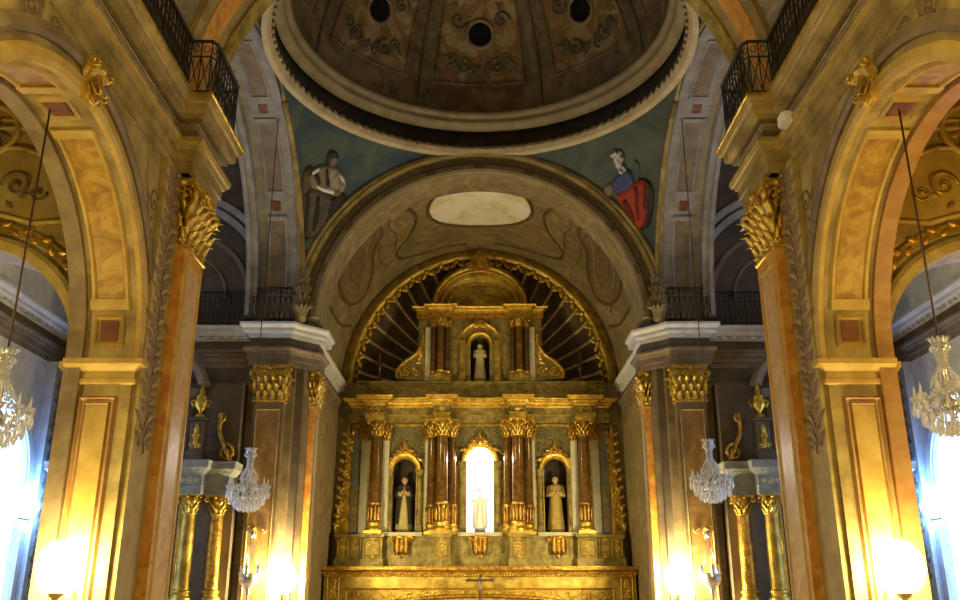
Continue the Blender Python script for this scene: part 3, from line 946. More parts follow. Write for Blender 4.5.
# near crossing arch
g = MB()
g.arch('y', 0, SPR, [(5.05, 13.05), (5.6, 13.05), (5.6, 14.6), (5.05, 14.6)], n=64)
na = struct(g, 'arch_nave', 'ochre')
m1 = MB(); m1.arch('y', 0, SPR, [(5.0, 14.2), (5.0, 14.62), (5.12, 14.62), (5.12, 14.2)], n=64); m1.build('edge_moulding', 'gold_flat', na)
m1 = MB(); m1.arch('y', 0, SPR, [(5.03, 13.35), (5.03, 13.9), (5.1, 13.9), (5.1, 13.35)], n=64); m1.build('soffit_panel', 'orange', na)
# attic walls above the nave cornice up to the vault
for s in (-1, 1):
    b = MB(); b.box(5.02, 5.5, -6, 14.55, 9.45, 10.4)
    struct(b, 'wall_attic_' + ('left' if s < 0 else 'right'), 'ochre_dark', s)

# chancel vault with painted bands and the oval sky medallion
RV = 5.38
def cv(u, v, h):       # u: angle from the crown (right positive), v: depth
    return ((RV - h) * sin(u), v, SPR + (RV - h) * cos(u))
g = MB()
g.arch('y', 0, SPR, [(RV, 27.2), (RV, 36), (RV + .3, 36), (RV + .3, 27.2)], n=64)
vt = struct(g, 'ceiling_chancel', 'vault')
def vline(mb, pts, w, closed=False):
    mb.tube([cv(u, v, .01) for u, v in pts], w, 5, closed=closed)
def smoothc(pts, n=6):
    out = []
    k = len(pts)
    for i in range(k - 1):
        p0, p1, p2, p3 = pts[max(i - 1, 0)], pts[i], pts[i + 1], pts[min(i + 2, k - 1)]
        for j in range(n):
            t = j / n
            out.append(tuple(0.5 * (2 * b + (c - a) * t + (2 * a - 5 * b + 4 * c - d) * t * t + (3 * b - a - 3 * c + d) * t ** 3) for a, b, c, d in zip(p0, p1, p2, p3)))
    out.append(pts[-1])
    return out
bands, lights_ = MB(), MB()
for q in (-1, 1):
    base = [(.50, 28.0), (.44, 29.2), (.50, 30.4), (.62, 31.2), (.60, 32.2), (.40, 32.8), (.1, 32.9)]
    vline(bands, smoothc([(q * a, b) for a, b in base]), .065)
    vline(lights_, smoothc([(q * (a + .03), b + .02) for a, b in base]), .03)
    drop = [(.72, 28.1), (.95, 27.9), (1.12, 28.6), (1.16, 30.2), (1.10, 31.8), (.98, 32.4), (.86, 31.4), (.80, 29.8), (.70, 28.9), (.72, 28.1)]
    vline(bands, smoothc([(q * a, b) for a, b in drop]), .07)
    drop2 = [(.80, 28.6), (.95, 28.4), (1.05, 29.0), (1.08, 30.2), (1.03, 31.4), (.97, 31.6), (.90, 30.8), (.86, 29.6), (.80, 28.6)]
    vline(lights_, smoothc([(q * a, b) for a, b in drop2]), .025)
    pc = smoothc([(q * a, b) for a, b in drop], 6)[:-1]
    mu, mv = sum(p[0] for p in pc) / len(pc), sum(p[1] for p in pc) / len(pc)
    fb = MB(); fb.grid([[cv(mu + (p[0] - mu) * k, mv + (p[1] - mv) * k, .015) for p in pc] for k in (1, .75, .5, .25, .01)], cv=True); fb.build('painted_field', 'vault_field', vt)
    for k in range(5):
        vline(bands, smoothc([(q * (.62 + .13 * k + .02 * sin(j * 2.0 + k)), 28.2 + j * .75) for j in range(6)]), .022)
    vline(bands, smoothc([(q * a, b) for a, b in [(.12, 27.6), (.38, 27.9), (.62, 27.7), (.9, 27.5)]]), .06)
    vline(bands, smoothc([(q * a, b) for a, b in [(1.28, 27.6), (1.30, 29.5), (1.28, 31.5), (1.2, 33.0)]]), .06)
bands.build('painted_band', 'vault_line', vt)
lights_.build('light_band', 'vault_light', vt)
med = thing('ceiling_painting', (0, 29.2, SPR + RV), 'pale oval painted sky with thin frame on the vault above the altar', 'painting')
g = MB()
rows = [[cv(.345 * r * cos(a * pi / 32) ** 1 if True else 0, 29.15 + 1.95 * r * sin(a * pi / 32), .02) for a in range(64)] for r in (0.001, .25, .5, .75, 1.0)]
g.grid(rows, cv=True)
g.build('painted_sky', 'medallion', med)
g = MB(); g.tube([cv(.355 * cos(a * pi / 32), 29.15 + 2.0 * sin(a * pi / 32), .02) for a in range(64)], .07, 6, closed=True)
g.build('oval_frame', 'vault_line', med)

# ---- pendentives, ring, dome
RS = A5 * sqrt(2)
def pend(s, q, mm, nm):
    g = MB(); rows = []
    for i in range(19):
        z = SPR + 5.59 * i / 18
        rr = sqrt(RS * RS - (z - SPR) ** 2)
        a0 = acos(min(1, A5 / rr))
        rows.append([(rr * cos(a0 + (pi / 2 - 2 * a0) * j / 16), YC + q * rr * sin(a0 + (pi / 2 - 2 * a0) * j / 16), z) for j in range(17)])
    g.grid(rows)
    return g
for s in (-1, 1):
    struct(pend(s, -1, 'vault', ''), 'pendentive_near_' + ('left' if s < 0 else 'right'), 'fresco_l', s)
def sph(px, py, h=0.03):       # the point of the pendentive's sphere seen at a place of the picture
    a, b = (px - 480) / F_PX, (300 - py) / F_PX
    d = (a, CP - b * SP, SP + b * CP)
    L = sqrt(sum(c * c for c in d)); d = [c / L for c in d]
    o = (0, -YC, EYE - SPR)
    B = sum(o[i] * d[i] for i in range(3)); C = sum(c * c for c in o) - (RS - h) ** 2
    t = -B + sqrt(max(B * B - C, 0))
    return (t * d[0], t * d[1], EYE + t * d[2])
def patch(mb, pts, h=0.03):
    # closed painted shape following the curved surface, with a small real thickness
    n = len(pts)
    cx, cy = sum(p[0] for p in pts) / n, sum(p[1] for p in pts) / n
    pts = smoothc(list(pts) + [pts[0]], 4)[:-1]
    n = len(pts)
    rows = []
    for k, hh in ((1.0, 0.0), (1.0, h), (.66, h + .012), (.33, h + .018), (0.02, h + .02)):
        rows.append([sph(cx + (p[0] - cx) * k, cy + (p[1] - cy) * k, hh) for p in pts])
    mb.grid(rows, cv=True)
for s, mm, lab in ((-1, 'fresco_l', 'dark blue green fresco of a seated figure in grey white cloth, triangular'),
                   (1, 'fresco_r', 'grey green triangular fresco of a bearded figure in blue and red')):
    g = pend(s, 1, mm, '')
    t = thing('pendentive_painting', (s * 4.9, YC + 4.9, 10.5), lab, 'painting', 'pendentive paintings beside the chancel arch')
    g.build('painted_ground', mm, t, s)
    fm = MB()
    e1, e2 = [], []
    for i in range(2, 18):
        z = SPR + 5.59 * i / 18
        rr = sqrt(RS * RS - (z - SPR) ** 2) - .03
        a0 = acos(min(1, A5 / rr)) + .025
        e1.append((rr * cos(a0), YC + rr * sin(a0), z)); e2.append((rr * sin(a0), YC + rr * cos(a0), z))
    fm.tube(e1, .09, 6); fm.tube(e2, .09, 6)
    fm.build('painting_frame', 'ochre', t, s)
    def fig(nm, m, shapes, h=.03):
        b = MB()
        for p in shapes: patch(b, p, h)
        return b.build(nm, m, t)
    if s < 0:
        fig('painted_cloud', 'fr_brown', [[(300, 200), (304, 172), (313, 166), (322, 190), (318, 222), (302, 226)]], .02)
        fig('painted_cloak', 'fr_white', [[(308, 176), (316, 167), (328, 166), (340, 170), (346, 180), (344, 190), (336, 196), (322, 190), (312, 188)]], .05)
        fig('painted_robe', 'fr_brown', [[(303, 196), (312, 188), (326, 192), (331, 202), (326, 220), (318, 234), (305, 236), (302, 215)]], .04)
        fig('painted_shadow', 'fr_dark', [[(330, 200), (342, 192), (346, 200), (338, 214), (328, 224), (324, 214)]], .03)
        fig('painted_sleeve', 'fr_bright', [[(317, 185), (324, 188), (335, 191), (334, 194), (324, 192), (317, 188)], [(339, 174), (344, 178), (345, 184), (341, 180)], [(312, 172), (318, 168), (320, 170), (313, 175)]], .07)
        fig('painted_head', 'skin_fresco', [[(330, 154), (336, 154), (337, 161), (334, 166), (329, 164)]], .06)
        fig('painted_hair', 'fr_dark', [[(328, 156), (331, 152), (337, 152), (339, 158), (336, 158), (331, 160), (329, 166), (327, 162)]], .08)
        fig('painted_fold', 'fr_dark', [[(307, 198), (310, 196), (309, 214), (306, 230), (304, 228)], [(317, 198), (320, 197), (319, 216), (315, 230), (313, 229)], [(326, 170), (328, 170), (330, 184), (328, 187), (326, 184)], [(314, 176), (318, 174), (321, 183), (318, 185)]], .075)
        fig('painted_hand', 'skin_fresco', [[(334, 190), (339, 191), (340, 195), (335, 196)]], .085)
        fig('painted_foliage', 'fresco_r', [[(303, 240), (312, 236), (320, 240), (314, 252), (305, 250)]], .03)
    else:
        fig('painted_cloak', 'fr_dark', [[(638, 178), (648, 180), (654, 192), (653, 212), (648, 228), (640, 226), (644, 200)]], .03)
        fig('painted_robe', 'fr_red', [[(616, 196), (626, 188), (636, 182), (645, 180), (648, 190), (648, 212), (642, 226), (634, 230), (628, 214), (620, 204)]], .045)
        fig('painted_fold', 'fr_dark_red', [[(622, 202), (625, 199), (632, 210), (636, 226), (632, 224)], [(634, 188), (637, 187), (639, 205), (639, 222), (636, 214)], [(644, 186), (646, 188), (646, 210), (643, 206)]], .065)
        fig('painted_tunic', 'fr_blue', [[(612, 182), (618, 175), (627, 170), (632, 176), (632, 184), (624, 191), (615, 192)]], .06)
        fig('painted_wing', 'fresco_l', [[(632, 172), (635, 160), (639, 164), (640, 174), (636, 178)]], .03)
        fig('painted_book', 'skin_fresco', [[(604, 188), (610, 183), (613, 190), (608, 198), (604, 195)]], .05)
        fig('painted_head', 'skin_fresco', [[(612, 157), (616, 152), (621, 154), (622, 161), (618, 168), (613, 166)]], .07)
        fig('painted_beard', 'fr_beard', [[(610, 156), (613, 151), (620, 151), (624, 157), (622, 165), (626, 170), (620, 174), (616, 166), (613, 160)]], .09)
# plain stone filling the feet of the far pendentives, with a stucco bracket
for s in (-1, 1):
    b = MB()
    for (z, r) in ((9.75, 0.0),):
        pass
    c = (5.42, 25.62)
    b.lathe([(0.03, 9.5), (.16, 9.55), (.20, 9.8), (.14, 10.1), (.20, 10.4), (.16, 10.7), (.06, 10.9), (.02, 11.0)], c[0], c[1], 14)
    for row, z_ in enumerate((9.62, 9.95, 10.3, 10.6)):
        for k in range(6):
            a = -pi / 2 - 1.1 + .42 * k + .2 * (row % 2)
            b.leaf((c[0] + .15 * cos(a), c[1] + .15 * sin(a), z_), (0, 0, 1), (cos(a), sin(a), 0), (-sin(a), cos(a), 0), .40 - .03 * row, .17, 1.1)
    for q in (-1, 1):
        mpo = lambda u, v, h: (c[0] - .12 + u * .8, c[1] - .20 - h - u * .4, v)
        spiral(b, mpo, q * .22, 10.05, .17, pi / 2, 1.5, q, .04)
        spiral(b, mpo, q * .16, 10.55, .12, -pi / 2, 1.4, -q, .035)
    b.build('corner_ornament', 'vault', None, s, label='grey stucco leaf ornament at the foot of the %s fresco' % ('blue green' if s < 0 else 'red robed figure'), cat='ornament', group='stucco corner ornaments')

def ring(prof, m, nm, parent=None):
    b = MB()
    pr = prof + [prof[0]]
    b.lathe(pr, 0, YC, 96)
    return struct(b, nm, m, 1, parent)
rg = ring([(5.62, 15.14), (5.50, 15.16), (5.44, 15.22), (5.44, 15.26), (5.38, 15.30), (5.38, 15.40), (5.7, 15.40)], 'ring_pale', 'trim_dome_ring')
b = MB()
for k in range(110):
    a = 2 * pi * k / 110
    ca_, sa_ = cos(a), sin(a)
    w_ = .07
    vs = []
    for r in (5.30, 5.40):
        for dd in (-w_, w_):
            for z in (15.29, 15.38):
                vs.append((r * ca_ - dd * sa_, YC + r * sa_ + dd * ca_, z))
    b.add(vs, [[0, 1, 3, 2], [4, 6, 7, 5], [0, 4, 5, 1], [2, 3, 7, 6], [0, 2, 6, 4], [1, 5, 7, 3]])
b.build('dentil_course', 'dome_ring', rg)
ring([(5.42, 15.38), (5.46, 16.2), (5.9, 16.2), (5.9, 15.38)], 'dome_dark', 'wall_drum')
ring([(5.40, 15.96), (5.26, 16.0), (5.16, 16.10), (5.12, 16.18), (5.16, 16.24), (5.04, 16.30), (4.98, 16.42), (5.04, 16.50), (5.45, 16.50)], 'dome_ring', 'trim_drum_cornice')
ZD, RD = 16.45, 5.12
def dm(u, v, h):        # u azimuth (0 = far side, right positive), v elevation
    r = RD - h
    return (r * cos(v) * sin(u), YC + r * cos(v) * cos(u), ZD + r * sin(v))
b = MB()
b.grid([[dm(2 * pi * j / 96, pi / 2 * i / 24 * .995, 0) for j in range(96)] for i in range(25)], cv=True)
b.grid([[dm(2 * pi * j / 96, pi / 2 * i / 24 * .995, -.25) for j in range(96)] for i in range(25)], cv=True)
dome = struct(b, 'ceiling_dome', 'dome')
for k in range(8):
    uc = k * pi / 4
    b = MB(); b.tube([dm(uc + pi / 8, v * 1.5 / 20, .0) for v in range(21)], [.075 - .0018 * v for v in range(21)], 6)
    b.build('rib', 'dome_line', dome)
    b = MB()
    b.grid([[dm(uc + (-.28 + .56 * j / 8) * (1 - .0 * i), .20 + .80 * i / 14, .02) for j in range(9)] for i in range(15)])
    b.build('painted_panel', 'dome_panel', dome)
    b = MB()
    for vv in (.20, ):
        b.tube([dm(uc - .30 + .6 * j / 8, vv, .02) for j in range(9)], .05, 5)
    for uu in (-.29, .29):
        b.tube([dm(uc + uu, .20 + .8 * j / 8, .02) for j in range(9)], .04, 5)
    b.build('panel_border', 'dome', dome)
    b = MB()
    b.tube([dm(uc + .098 * cos(a * pi / 12), .52 + .085 * sin(a * pi / 12), .03) for a in range(24)], .075, 6, closed=True)
    b.build('oculus_frame', 'grey_panel', dome)
    b = MB()
    b.grid([[dm(uc + r * .095 * cos(a * pi / 12), .52 + r * .08 * sin(a * pi / 12), .035) for a in range(24)] for r in (.01, .5, 1)], cv=True)
    b.build('oculus_window', 'oculus', dome)
    b = MB()
    mp = lambda u, v, h, uc=uc: dm(uc + u / 4.6, v / RD, .02 + h)
    for q in (-1, 1):
        spiral(b, mp, q * .55, 1.62, .28, pi / 2, 1.4, q, .05)
        spiral(b, mp, q * .28, 1.50, .2, -pi / 2, 1.3, -q, .04)
        spiral(b, mp, q * .88, 1.85, .2, -pi / 2, 1.3, -q, .04)
        for k2 in range(6):
            blob(b, mp, q * (.15 + .15 * k2), 1.42 + .08 * k2, q * k2 * .9 + 1, .36, .18, .05)
        spiral(b, mp, q * .75, 3.05, .3, 0, 1.3, q, .05)
        for k2 in range(4):
            blob(b, mp, q * (.55 + .12 * k2), 3.2 + .15 * k2, k2 * 1.3, .28, .13, .04)
    b.build('arabesque', 'dome_line', dome)

# ================================================================== STATUES
def loft(mb, levels, cx, cy, z0, H, n=16, yaw=0.0, folds=0.0):
    rows = []
    for (t, rx, ry, dx, dy) in levels:
        r = []
        for j in range(n):
            a = 2 * pi * j / n
            k = 1 + folds * (1 - t) * cos(6 * a)
            r.append((cx + H * (dx + rx * k * cos(a)), cy + H * (dy + ry * k * sin(a)), z0 + H * t))
        rows.append(r)
    mb.grid(rows, cv=True)
    k = len(mb.v)
    mb.f.append(list(range(k - n, k))); mb.sm.append(True)


def statue(label, x, y, z, H, robe, cloak, hairm='hair', group=None, skin='skin', veil=None, ped='gold_olive'):
    t = thing('saint_statue', (x, y, z), label, 'statue', group)
    p = MB(); p.bevbox(x - .22 * H / 1.7, x + .22 * H / 1.7, y - .2, y + .2, z, z + .14, .03); p.build('pedestal', ped, t)
    zf = z + .14
    b = MB()
    loft(b, [(0, .10, .09, 0, 0), (.3, .105, .085, 0, 0), (.5, .10, .08, 0, 0), (.62, .085, .065, 0, 0), (.72, .105, .07, 0, 0), (.80, .125, .07, 0, 0), (.825, .10, .055, 0, 0),
             (.845, .04, .04, 0, -.005), (.865, .034, .036, 0, -.008), (.88, .042, .05, 0, -.014), (.91, .052, .06, 0, -.012), (.945, .056, .064, 0, -.006), (.975, .045, .052, 0, 0), (1.0, .012, .014, 0, 0)], x, y, zf, H)
    # nose, brow and ears
    b.ball(x, y - .073 * H, zf + .915 * H, .009 * H, .014 * H, .016 * H, 6, 4)
    for q in (-1, 1):
        b.ball(x + q * .055 * H, y - .005 * H, zf + .918 * H, .008 * H, .014 * H, .02 * H, 6, 4)
        # forearm and hand
        el = (x + q * .135 * H, y - .03 * H, zf + .62 * H)
        ha = (x + q * .04 * H, y - .135 * H, zf + .68 * H)
        b.tube([(x + q * .115 * H, y, zf + .79 * H), el, ha], [.036 * H, .030 * H, .018 * H], 8)
        b.ball(*ha, .020 * H, .016 * H, .028 * H, 8, 5)
        for k in range(4):
            b.tube([ha, (ha[0] - q * (.012 + .004 * k) * H, ha[1] - .012 * H, ha[2] + (.030 + .006 * (k % 3) - .008 * k) * H), (ha[0] - q * .026 * H, ha[1] - .010 * H, ha[2] + (.044 - .012 * k) * H)], [.007 * H, .006 * H, .004 * H], 5)
        b.tube([ha, (ha[0] + q * .006 * H, ha[1] - .02 * H, ha[2] + .028 * H)], [.008 * H, .005 * H], 5)
    b.build('body', skin, t)
    r = MB()
    loft(r, [(0.0, .155, .13, 0, 0), (.04, .15, .125, 0, 0), (.3, .125, .105, 0, 0), (.5, .115, .095, 0, 0), (.62, .10, .08, 0, 0), (.74, .12, .085, 0, 0), (.80, .135, .08, 0, 0), (.83, .075, .06, 0, 0)], x, y, zf, H, 24, folds=.10)
    for q in (-1, 1):
        r.tube([(x + q * .118 * H, y, zf + .80 * H), (x + q * .142 * H, y - .03 * H, zf + .62 * H), (x + q * .075 * H, y - .115 * H, zf + .66 * H)], [.045 * H, .048 * H, .05 * H], 10)
    r.build('robe', robe, t)
    if cloak:
        c = MB(); rows = []
        for (tt, rx, ry, op) in ((.10, .185, .15, 30), (.3, .17, .14, 26), (.5, .16, .125, 18), (.65, .155, .115, 9), (.76, .15, .105, 5), (.82, .125, .088, 3), (.845, .075, .062, 3)):
            rows.append([(x + H * rx * cos(a) * (1 + .05 * cos(9 * a)), y + H * (.01 + ry * sin(a)), zf + H * tt) for a in [radians(-90 + op + (360 - 2 * op) * j / 24) for j in range(25)]])
        c.grid(rows)
        for q in (-1, 1):
            c.tube([(x + q * .118 * H, y, zf + .80 * H), (x + q * .147 * H, y - .03 * H, zf + .62 * H), (x + q * .085 * H, y - .11 * H, zf + .655 * H)], [.05 * H, .055 * H, .062 * H], 10)
        c.build('cloak', cloak, t)
    h = MB()
    if veil:
        rows = []
        for (tt, r_, dz) in ((.80, .115, .0), (.86, .075, .0), (.92, .072, .0), (.965, .066, 0), (1.0, .04, 0), (1.012, .004, 0)):
            rows.append([(x + H * r_ * cos(a), y + H * (.008 + r_ * 1.05 * sin(a)), zf + H * tt) for a in [radians(-40 + 260 * j / 18) for j in range(19)]])
        h.grid(rows); h.build('veil', veil, t)
    else:
        h.ball(x, y + .012 * H, zf + .955 * H, .062 * H, .066 * H, .058 * H, 12, 8)
        h.build('hair', hairm, t)
    return t


# ================================================================== MAIN RETABLE
RT = thing('retable', (0, 33.0, 0.5), 'huge gilded altarpiece of columns and niches under a ribbed golden shell', 'altarpiece')
YB = 33.3
zP0, zP1 = zz(562, 32.5), zz(534, 32.6)          # predella
zA = zz(421, 33.0)                                # underside of the architrave
zN = zz(531, 33.2)
# body wall with three niches
def X(d, y, Y): return P(d, y, Y)[0]
nx, nr = X(76, 500, YB), X(11.5, 500, YB)
cr = X(13.5, 490, YB)
zs_c = zz(449 + 13, YB)
zs_n = zz(470, YB)
b = MB()
b.arch_wall('y', -X(129, 480, YB), X(129, 480, YB), YB, YB + .25, zP1, zA + .3, [(-nx, nr, zs_n, zP1 + .1), (0, cr, zs_c, zP1 + .12), (nx, nr, zs_n, zP1 + .1)], n=16)
b.build('body_wall', 'gold_flat', RT)
for s in (-1, 1):
    b = MB()
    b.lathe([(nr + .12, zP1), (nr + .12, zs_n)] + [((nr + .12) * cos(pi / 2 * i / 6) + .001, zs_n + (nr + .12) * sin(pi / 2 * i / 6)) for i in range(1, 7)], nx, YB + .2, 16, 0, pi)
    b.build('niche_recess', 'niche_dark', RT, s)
b = MB()
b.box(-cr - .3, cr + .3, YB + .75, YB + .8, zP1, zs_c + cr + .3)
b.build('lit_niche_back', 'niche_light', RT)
b = MB()
for q in (-1, 1):
    b.box(q * cr if q > 0 else -cr - .06, cr + .06 if q > 0 else -cr, YB + .2, YB + .8, zP1, zs_c)
b.arch('y', 0, zs_c, [(cr, YB + .2), (cr, YB + .8), (cr + .06, YB + .8), (cr + .06, YB + .2)], n=20)
b.box(-cr, cr, YB + .2, YB + .8, zP1, zP1 + .12)
b.build('niche_lining', 'robe_white', RT)
# diapered fields above the niches
for c0, h0 in ((-nx, X(22, 440, YB)), (0, X(26, 440, YB)), (nx, X(22, 440, YB))):
    b = MB()
    rr = nr if c0 else cr
    zsp = zs_n if c0 else zs_c
    b.arch_wall('y', c0 - h0 * .92, c0 + h0 * .92, YB - .04, YB + .01, zsp + .02, zz(427, YB), [(c0, rr + .04, zsp + .03, zsp + .02)], n=14)
    b.build('diapered_field', 'gold_diaper', RT)
# niche surrounds: little pilasters, hood, crest
for c0, rr, zsp, ww in ((-nx, nr, zs_n, .20), (0, cr, zs_c, .24), (nx, nr, zs_n, .20)):
    for q in (-1, 1):
        f = MB()
        xa = c0 + q * (rr + .03 + ww / 2)
        f.box(xa - ww / 2, xa + ww / 2, YB - .14, YB, zP1 + .02, zsp - .02)
        f.box(xa - ww / 2 - .04, xa + ww / 2 + .04, YB - .18, YB, zsp - .12, zsp + .02)
        f.box(xa - ww / 2 - .03, xa + ww / 2 + .03, YB - .17, YB, zP1 + .02, zP1 + .22)
        frame(f, lambda u, v, h: (u, YB - .14 - h, v), xa - ww / 2 + .02, xa + ww / 2 - .02, zP1 + .35, zsp - .25, .04, .025)
        f.build('niche_pilaster', 'gold_olive', RT)
    f = MB()
    f.arch('y', c0, zsp, [(rr + .02, YB + .02), (rr + .02, YB - .16), (rr + .07, YB - .20), (rr + .15, YB - .22), (rr + .2, YB - .16), (rr + .2, YB + .02)], n=22)
    f.build('niche_hood', 'gold', RT)
    f = MB()
    mp = lambda u, v, h: (c0 + u, YB - .16 - h, zsp + rr + v)
    for k in range(7):
        blob(f, mp, 0, .16, pi / 2 + (k - 3) * .52, .34 if k != 3 else .52, .18, .10)
    for q in (-1, 1):
        spiral(f, mp, q * .34, .12, .15, pi / 2, 1.3, q, .035)
        blob(f, mp, q * .42, .02, -.4 if q > 0 else pi + .4, .34, .15, .07)
    f.ball(*mp(0, .22, .08), .09, n=8, m=6)
    f.build('niche_crest', 'gold_red', RT)
    # sill and hanging console
    f = MB()
    f.box(c0 - rr - .3, c0 + rr + .3, YB - .62, YB + .1, zP1 - .06, zP1 + .07)
    f.build('niche_sill', 'pale_strip', RT)
    f = MB()
    yk = 32.84
    f.lathe([(.02, zP0 + .12), (.07, zP0 + .16), (.09, zP0 + .24), (.06, zP0 + .30), (.13, zP0 + .42), (.20, zP0 + .62), (.17, zP0 + .70), (.34, zP1 - .14), (.36, zP1 - .06), (.02, zP1 - .06)], c0, yk, 14, sx=1.0, sy=.75)
    for q in (-1, 0, 1):
        f.leaf((c0 + q * .16, yk - .20, zP1 - .06), (0, 0, -1), (0, -1, 0), (1, 0, 0), .75, .20, .25)
    for q in (-1, 1):
        spiral(f, lambda u, v, h: (c0 + u, yk - .16 - h, zP1 - .18 + v), q * .30, 0, .11, 0, 1.3, q, .035)
    f.build('console', 'gold_red', RT)

# pale and blue pilaster strips
for s in (-1, 1):
    for d0, d1, m_, nm in ((112.5, 120, 'pale_strip', 'pilaster_strip'), (91.5, 98, 'pale_strip', 'pilaster_strip'), (50, 55.5, 'pale_strip', 'pilaster_strip'), (24, 29, 'gold_olive', 'pilaster_strip')):
        b = MB()
        b.box(X(d0, 480, 33.1), X(d1, 480, 33.1), 33.08, 33.3, zP1, zz(440, 33.1))
        b.build(nm, m_, RT, s)
    b = MB()
    b.box(X(120.5, 480, 33.2), X(129.5, 480, 33.2), 33.2, 33.3, zP1, zz(430, 33.2))
    b.build('blue_marble_strip', 'blue_strip', RT, s)
    b = MB()
    frame(b, lambda u, v, h: (u, 33.2 - h, v), X(120, 480, 33.2), X(130.5, 480, 33.2), zP1 + .03, zz(428, 33.2), .07, .05)
    vine(b, lambda u, v, h: (u, 33.2 - h, v), zP1 + .2, zz(490, 33.2), X(125, 480, 33.2), .2, 5, .02)
    b.build('strip_moulding', 'gold_flat', RT, s)
    # carved wing at the edge
    b = MB()
    pts = [(X(130, 530, YB), zP1), (X(144, 530, YB), zP1), (X(143, 510, YB), zz(515, YB)), (X(137, 490, YB), zz(490, YB)), (X(134, 460, YB), zz(455, YB)), (X(131.5, 430, YB), zz(425, YB)), (X(130, 430, YB), zz(425, YB))]
    b.prism(pts, 'y', 33.18, 33.34)
    mp = lambda u, v, h: (u, 33.18 - h, v)
    zt = zz(428, YB)
    for k in range(11):
        v = zP1 + .2 + (zt - zP1 - .3) * k / 11
        w_ = .26 * (1 - k / 13)
        u = X(130, 480, YB) + .24 * (1 - k / 12)
        spiral(b, mp, u, v, w_, pi / 2, 1.3, 1 if k % 2 else -1, .045)
        blob(b, mp, u + .12, v + .1, .6, .24, .14, .07); blob(b, mp, u, v + .12, 2.3, .24, .14, .07)
    b.build('carved_wing', 'gold', RT, s)
    # columns: one outside, three clustered towards the middle
    zC = zA + .02
    column(RT, X(105, 480, 32.75), 32.75, .225, zP1, zC, s, 'brown_marble', .62)
    column(RT, X(48, 480, 32.98), 32.98, .19, zP1, zC, s, 'brown_marble', .62)
    column(RT, X(28.5, 480, 32.98), 32.98, .19, zP1, zC, s, 'brown_marble', .62)
    column(RT, X(38, 480, 32.62), 32.62, .225, zP1, zC, s, 'brown_marble', .62)
    for d0, d1 in ((112.5, 120), (91.5, 98), (50, 55.5)):
        b = MB(); capital(b, X(d0, 480, 33.1), X(d1, 480, 33.1), 33.06, 33.3, zz(440, 33.1), zA, (2, 2), .06)
        b.build('strip_capital', 'gold_red', RT, s)

# entablature of the body
def sym(half): return half + [(-x, y) for x, y in half[::-1] if x != 0]
def up_path(Yb, pairs, xe):
    # pairs: (inner d, outer d, Y) breaking forward; built from +x to -x
    r = [(xe, Yb + .3), (xe, Yb)]
    for d0, d1, Yf in pairs[::-1]:
        r += [(d1, Yb), (d1, Yf), (d0, Yf), (d0, Yb)]
    return r + [(-x, y) for x, y in r[::-1]]
XE = X(128, 410, 33.0)
pr = [(X(24, 410, 33), X(29, 410, 33), 32.9), (X(31, 410, 32.5), X(45, 410, 32.5), 32.38), (X(47, 410, 33), X(53, 410, 33), 32.9), (X(96, 410, 32.5), X(114, 410, 32.5), 32.5)]
pth = up_path(33.0, pr, XE)
z1, z2, z3 = zz(421, 32.6), zz(413, 32.6), zz(405.5, 32.5)
z4 = zz(395, 32.2)
b = MB(); b.cornice(pth, [(0, z1), (0, z1 + .09), (.03, z1 + .10), (.03, z2 - .06), (.07, z2 - .04), (.07, z2), (0, z2)]); b.build('architrave', 'gold_flat', RT)
b = MB(); b.cornice(pth, [(0, z2), (0, z3)]); b.build('frieze', 'gold_diaper', RT)
b = MB(); b.cornice(pth, [(.01, z3 - .02), (.05, z3), (.06, z3 + .07), (.11, z3 + .10), (.14, z3 + .18), (.26, z3 + .20), (.27, z4 - .08), (.32, z4 - .06), (.33, z4), (.1, z4 + .02), (0, z4 + .02)]); b.build('cornice', 'gold', RT)
b = MB(); b.box(-XE, XE, 32.95, 33.6, z1, z4); b.build('entablature_core', 'gold_olive', RT)
for q in (-1, 1):
    zf_ = .5 * (z2 + z3)
    for mp, ua, ub, n_ in ((lambda u, v, h: (q * u, 33.0 - h, v), .08, X(23, 410, 33), 3), (lambda u, v, h: (q * u, 33.0 - h, v), X(55, 410, 33), X(95, 410, 33), 5),
                           (lambda u, v, h: (q * u, 32.5 - h, v), X(97, 410, 32.5), X(113, 410, 32.5), 2)):
        b = MB(); arabesque(b, mp, ua, ub, zf_, .24, n_, .02); b.build('frieze_relief', 'gold', RT)
    b = MB(); rosette(b, lambda u, v, h: (q * u, 32.38 - h, v), X(38, 410, 32.4), zf_, .11, 8, .03); b.build('frieze_rosette', 'gold', RT)
b = MB()
for i in range(len(pth) - 1):
    p, q = pth[i], pth[i + 1]
    if abs(p[1] - q[1]) < 1e-6:
        L = abs(p[0] - q[0]); n = max(1, int(L / .16))
        for k in range(n):
            xx = p[0] + (q[0] - p[0]) * (k + .5) / n
            b.box(xx - .04, xx + .04, p[1] - .13, p[1], z3 + .08, z3 + .17)
b.build('dentil_band', 'gold', RT)

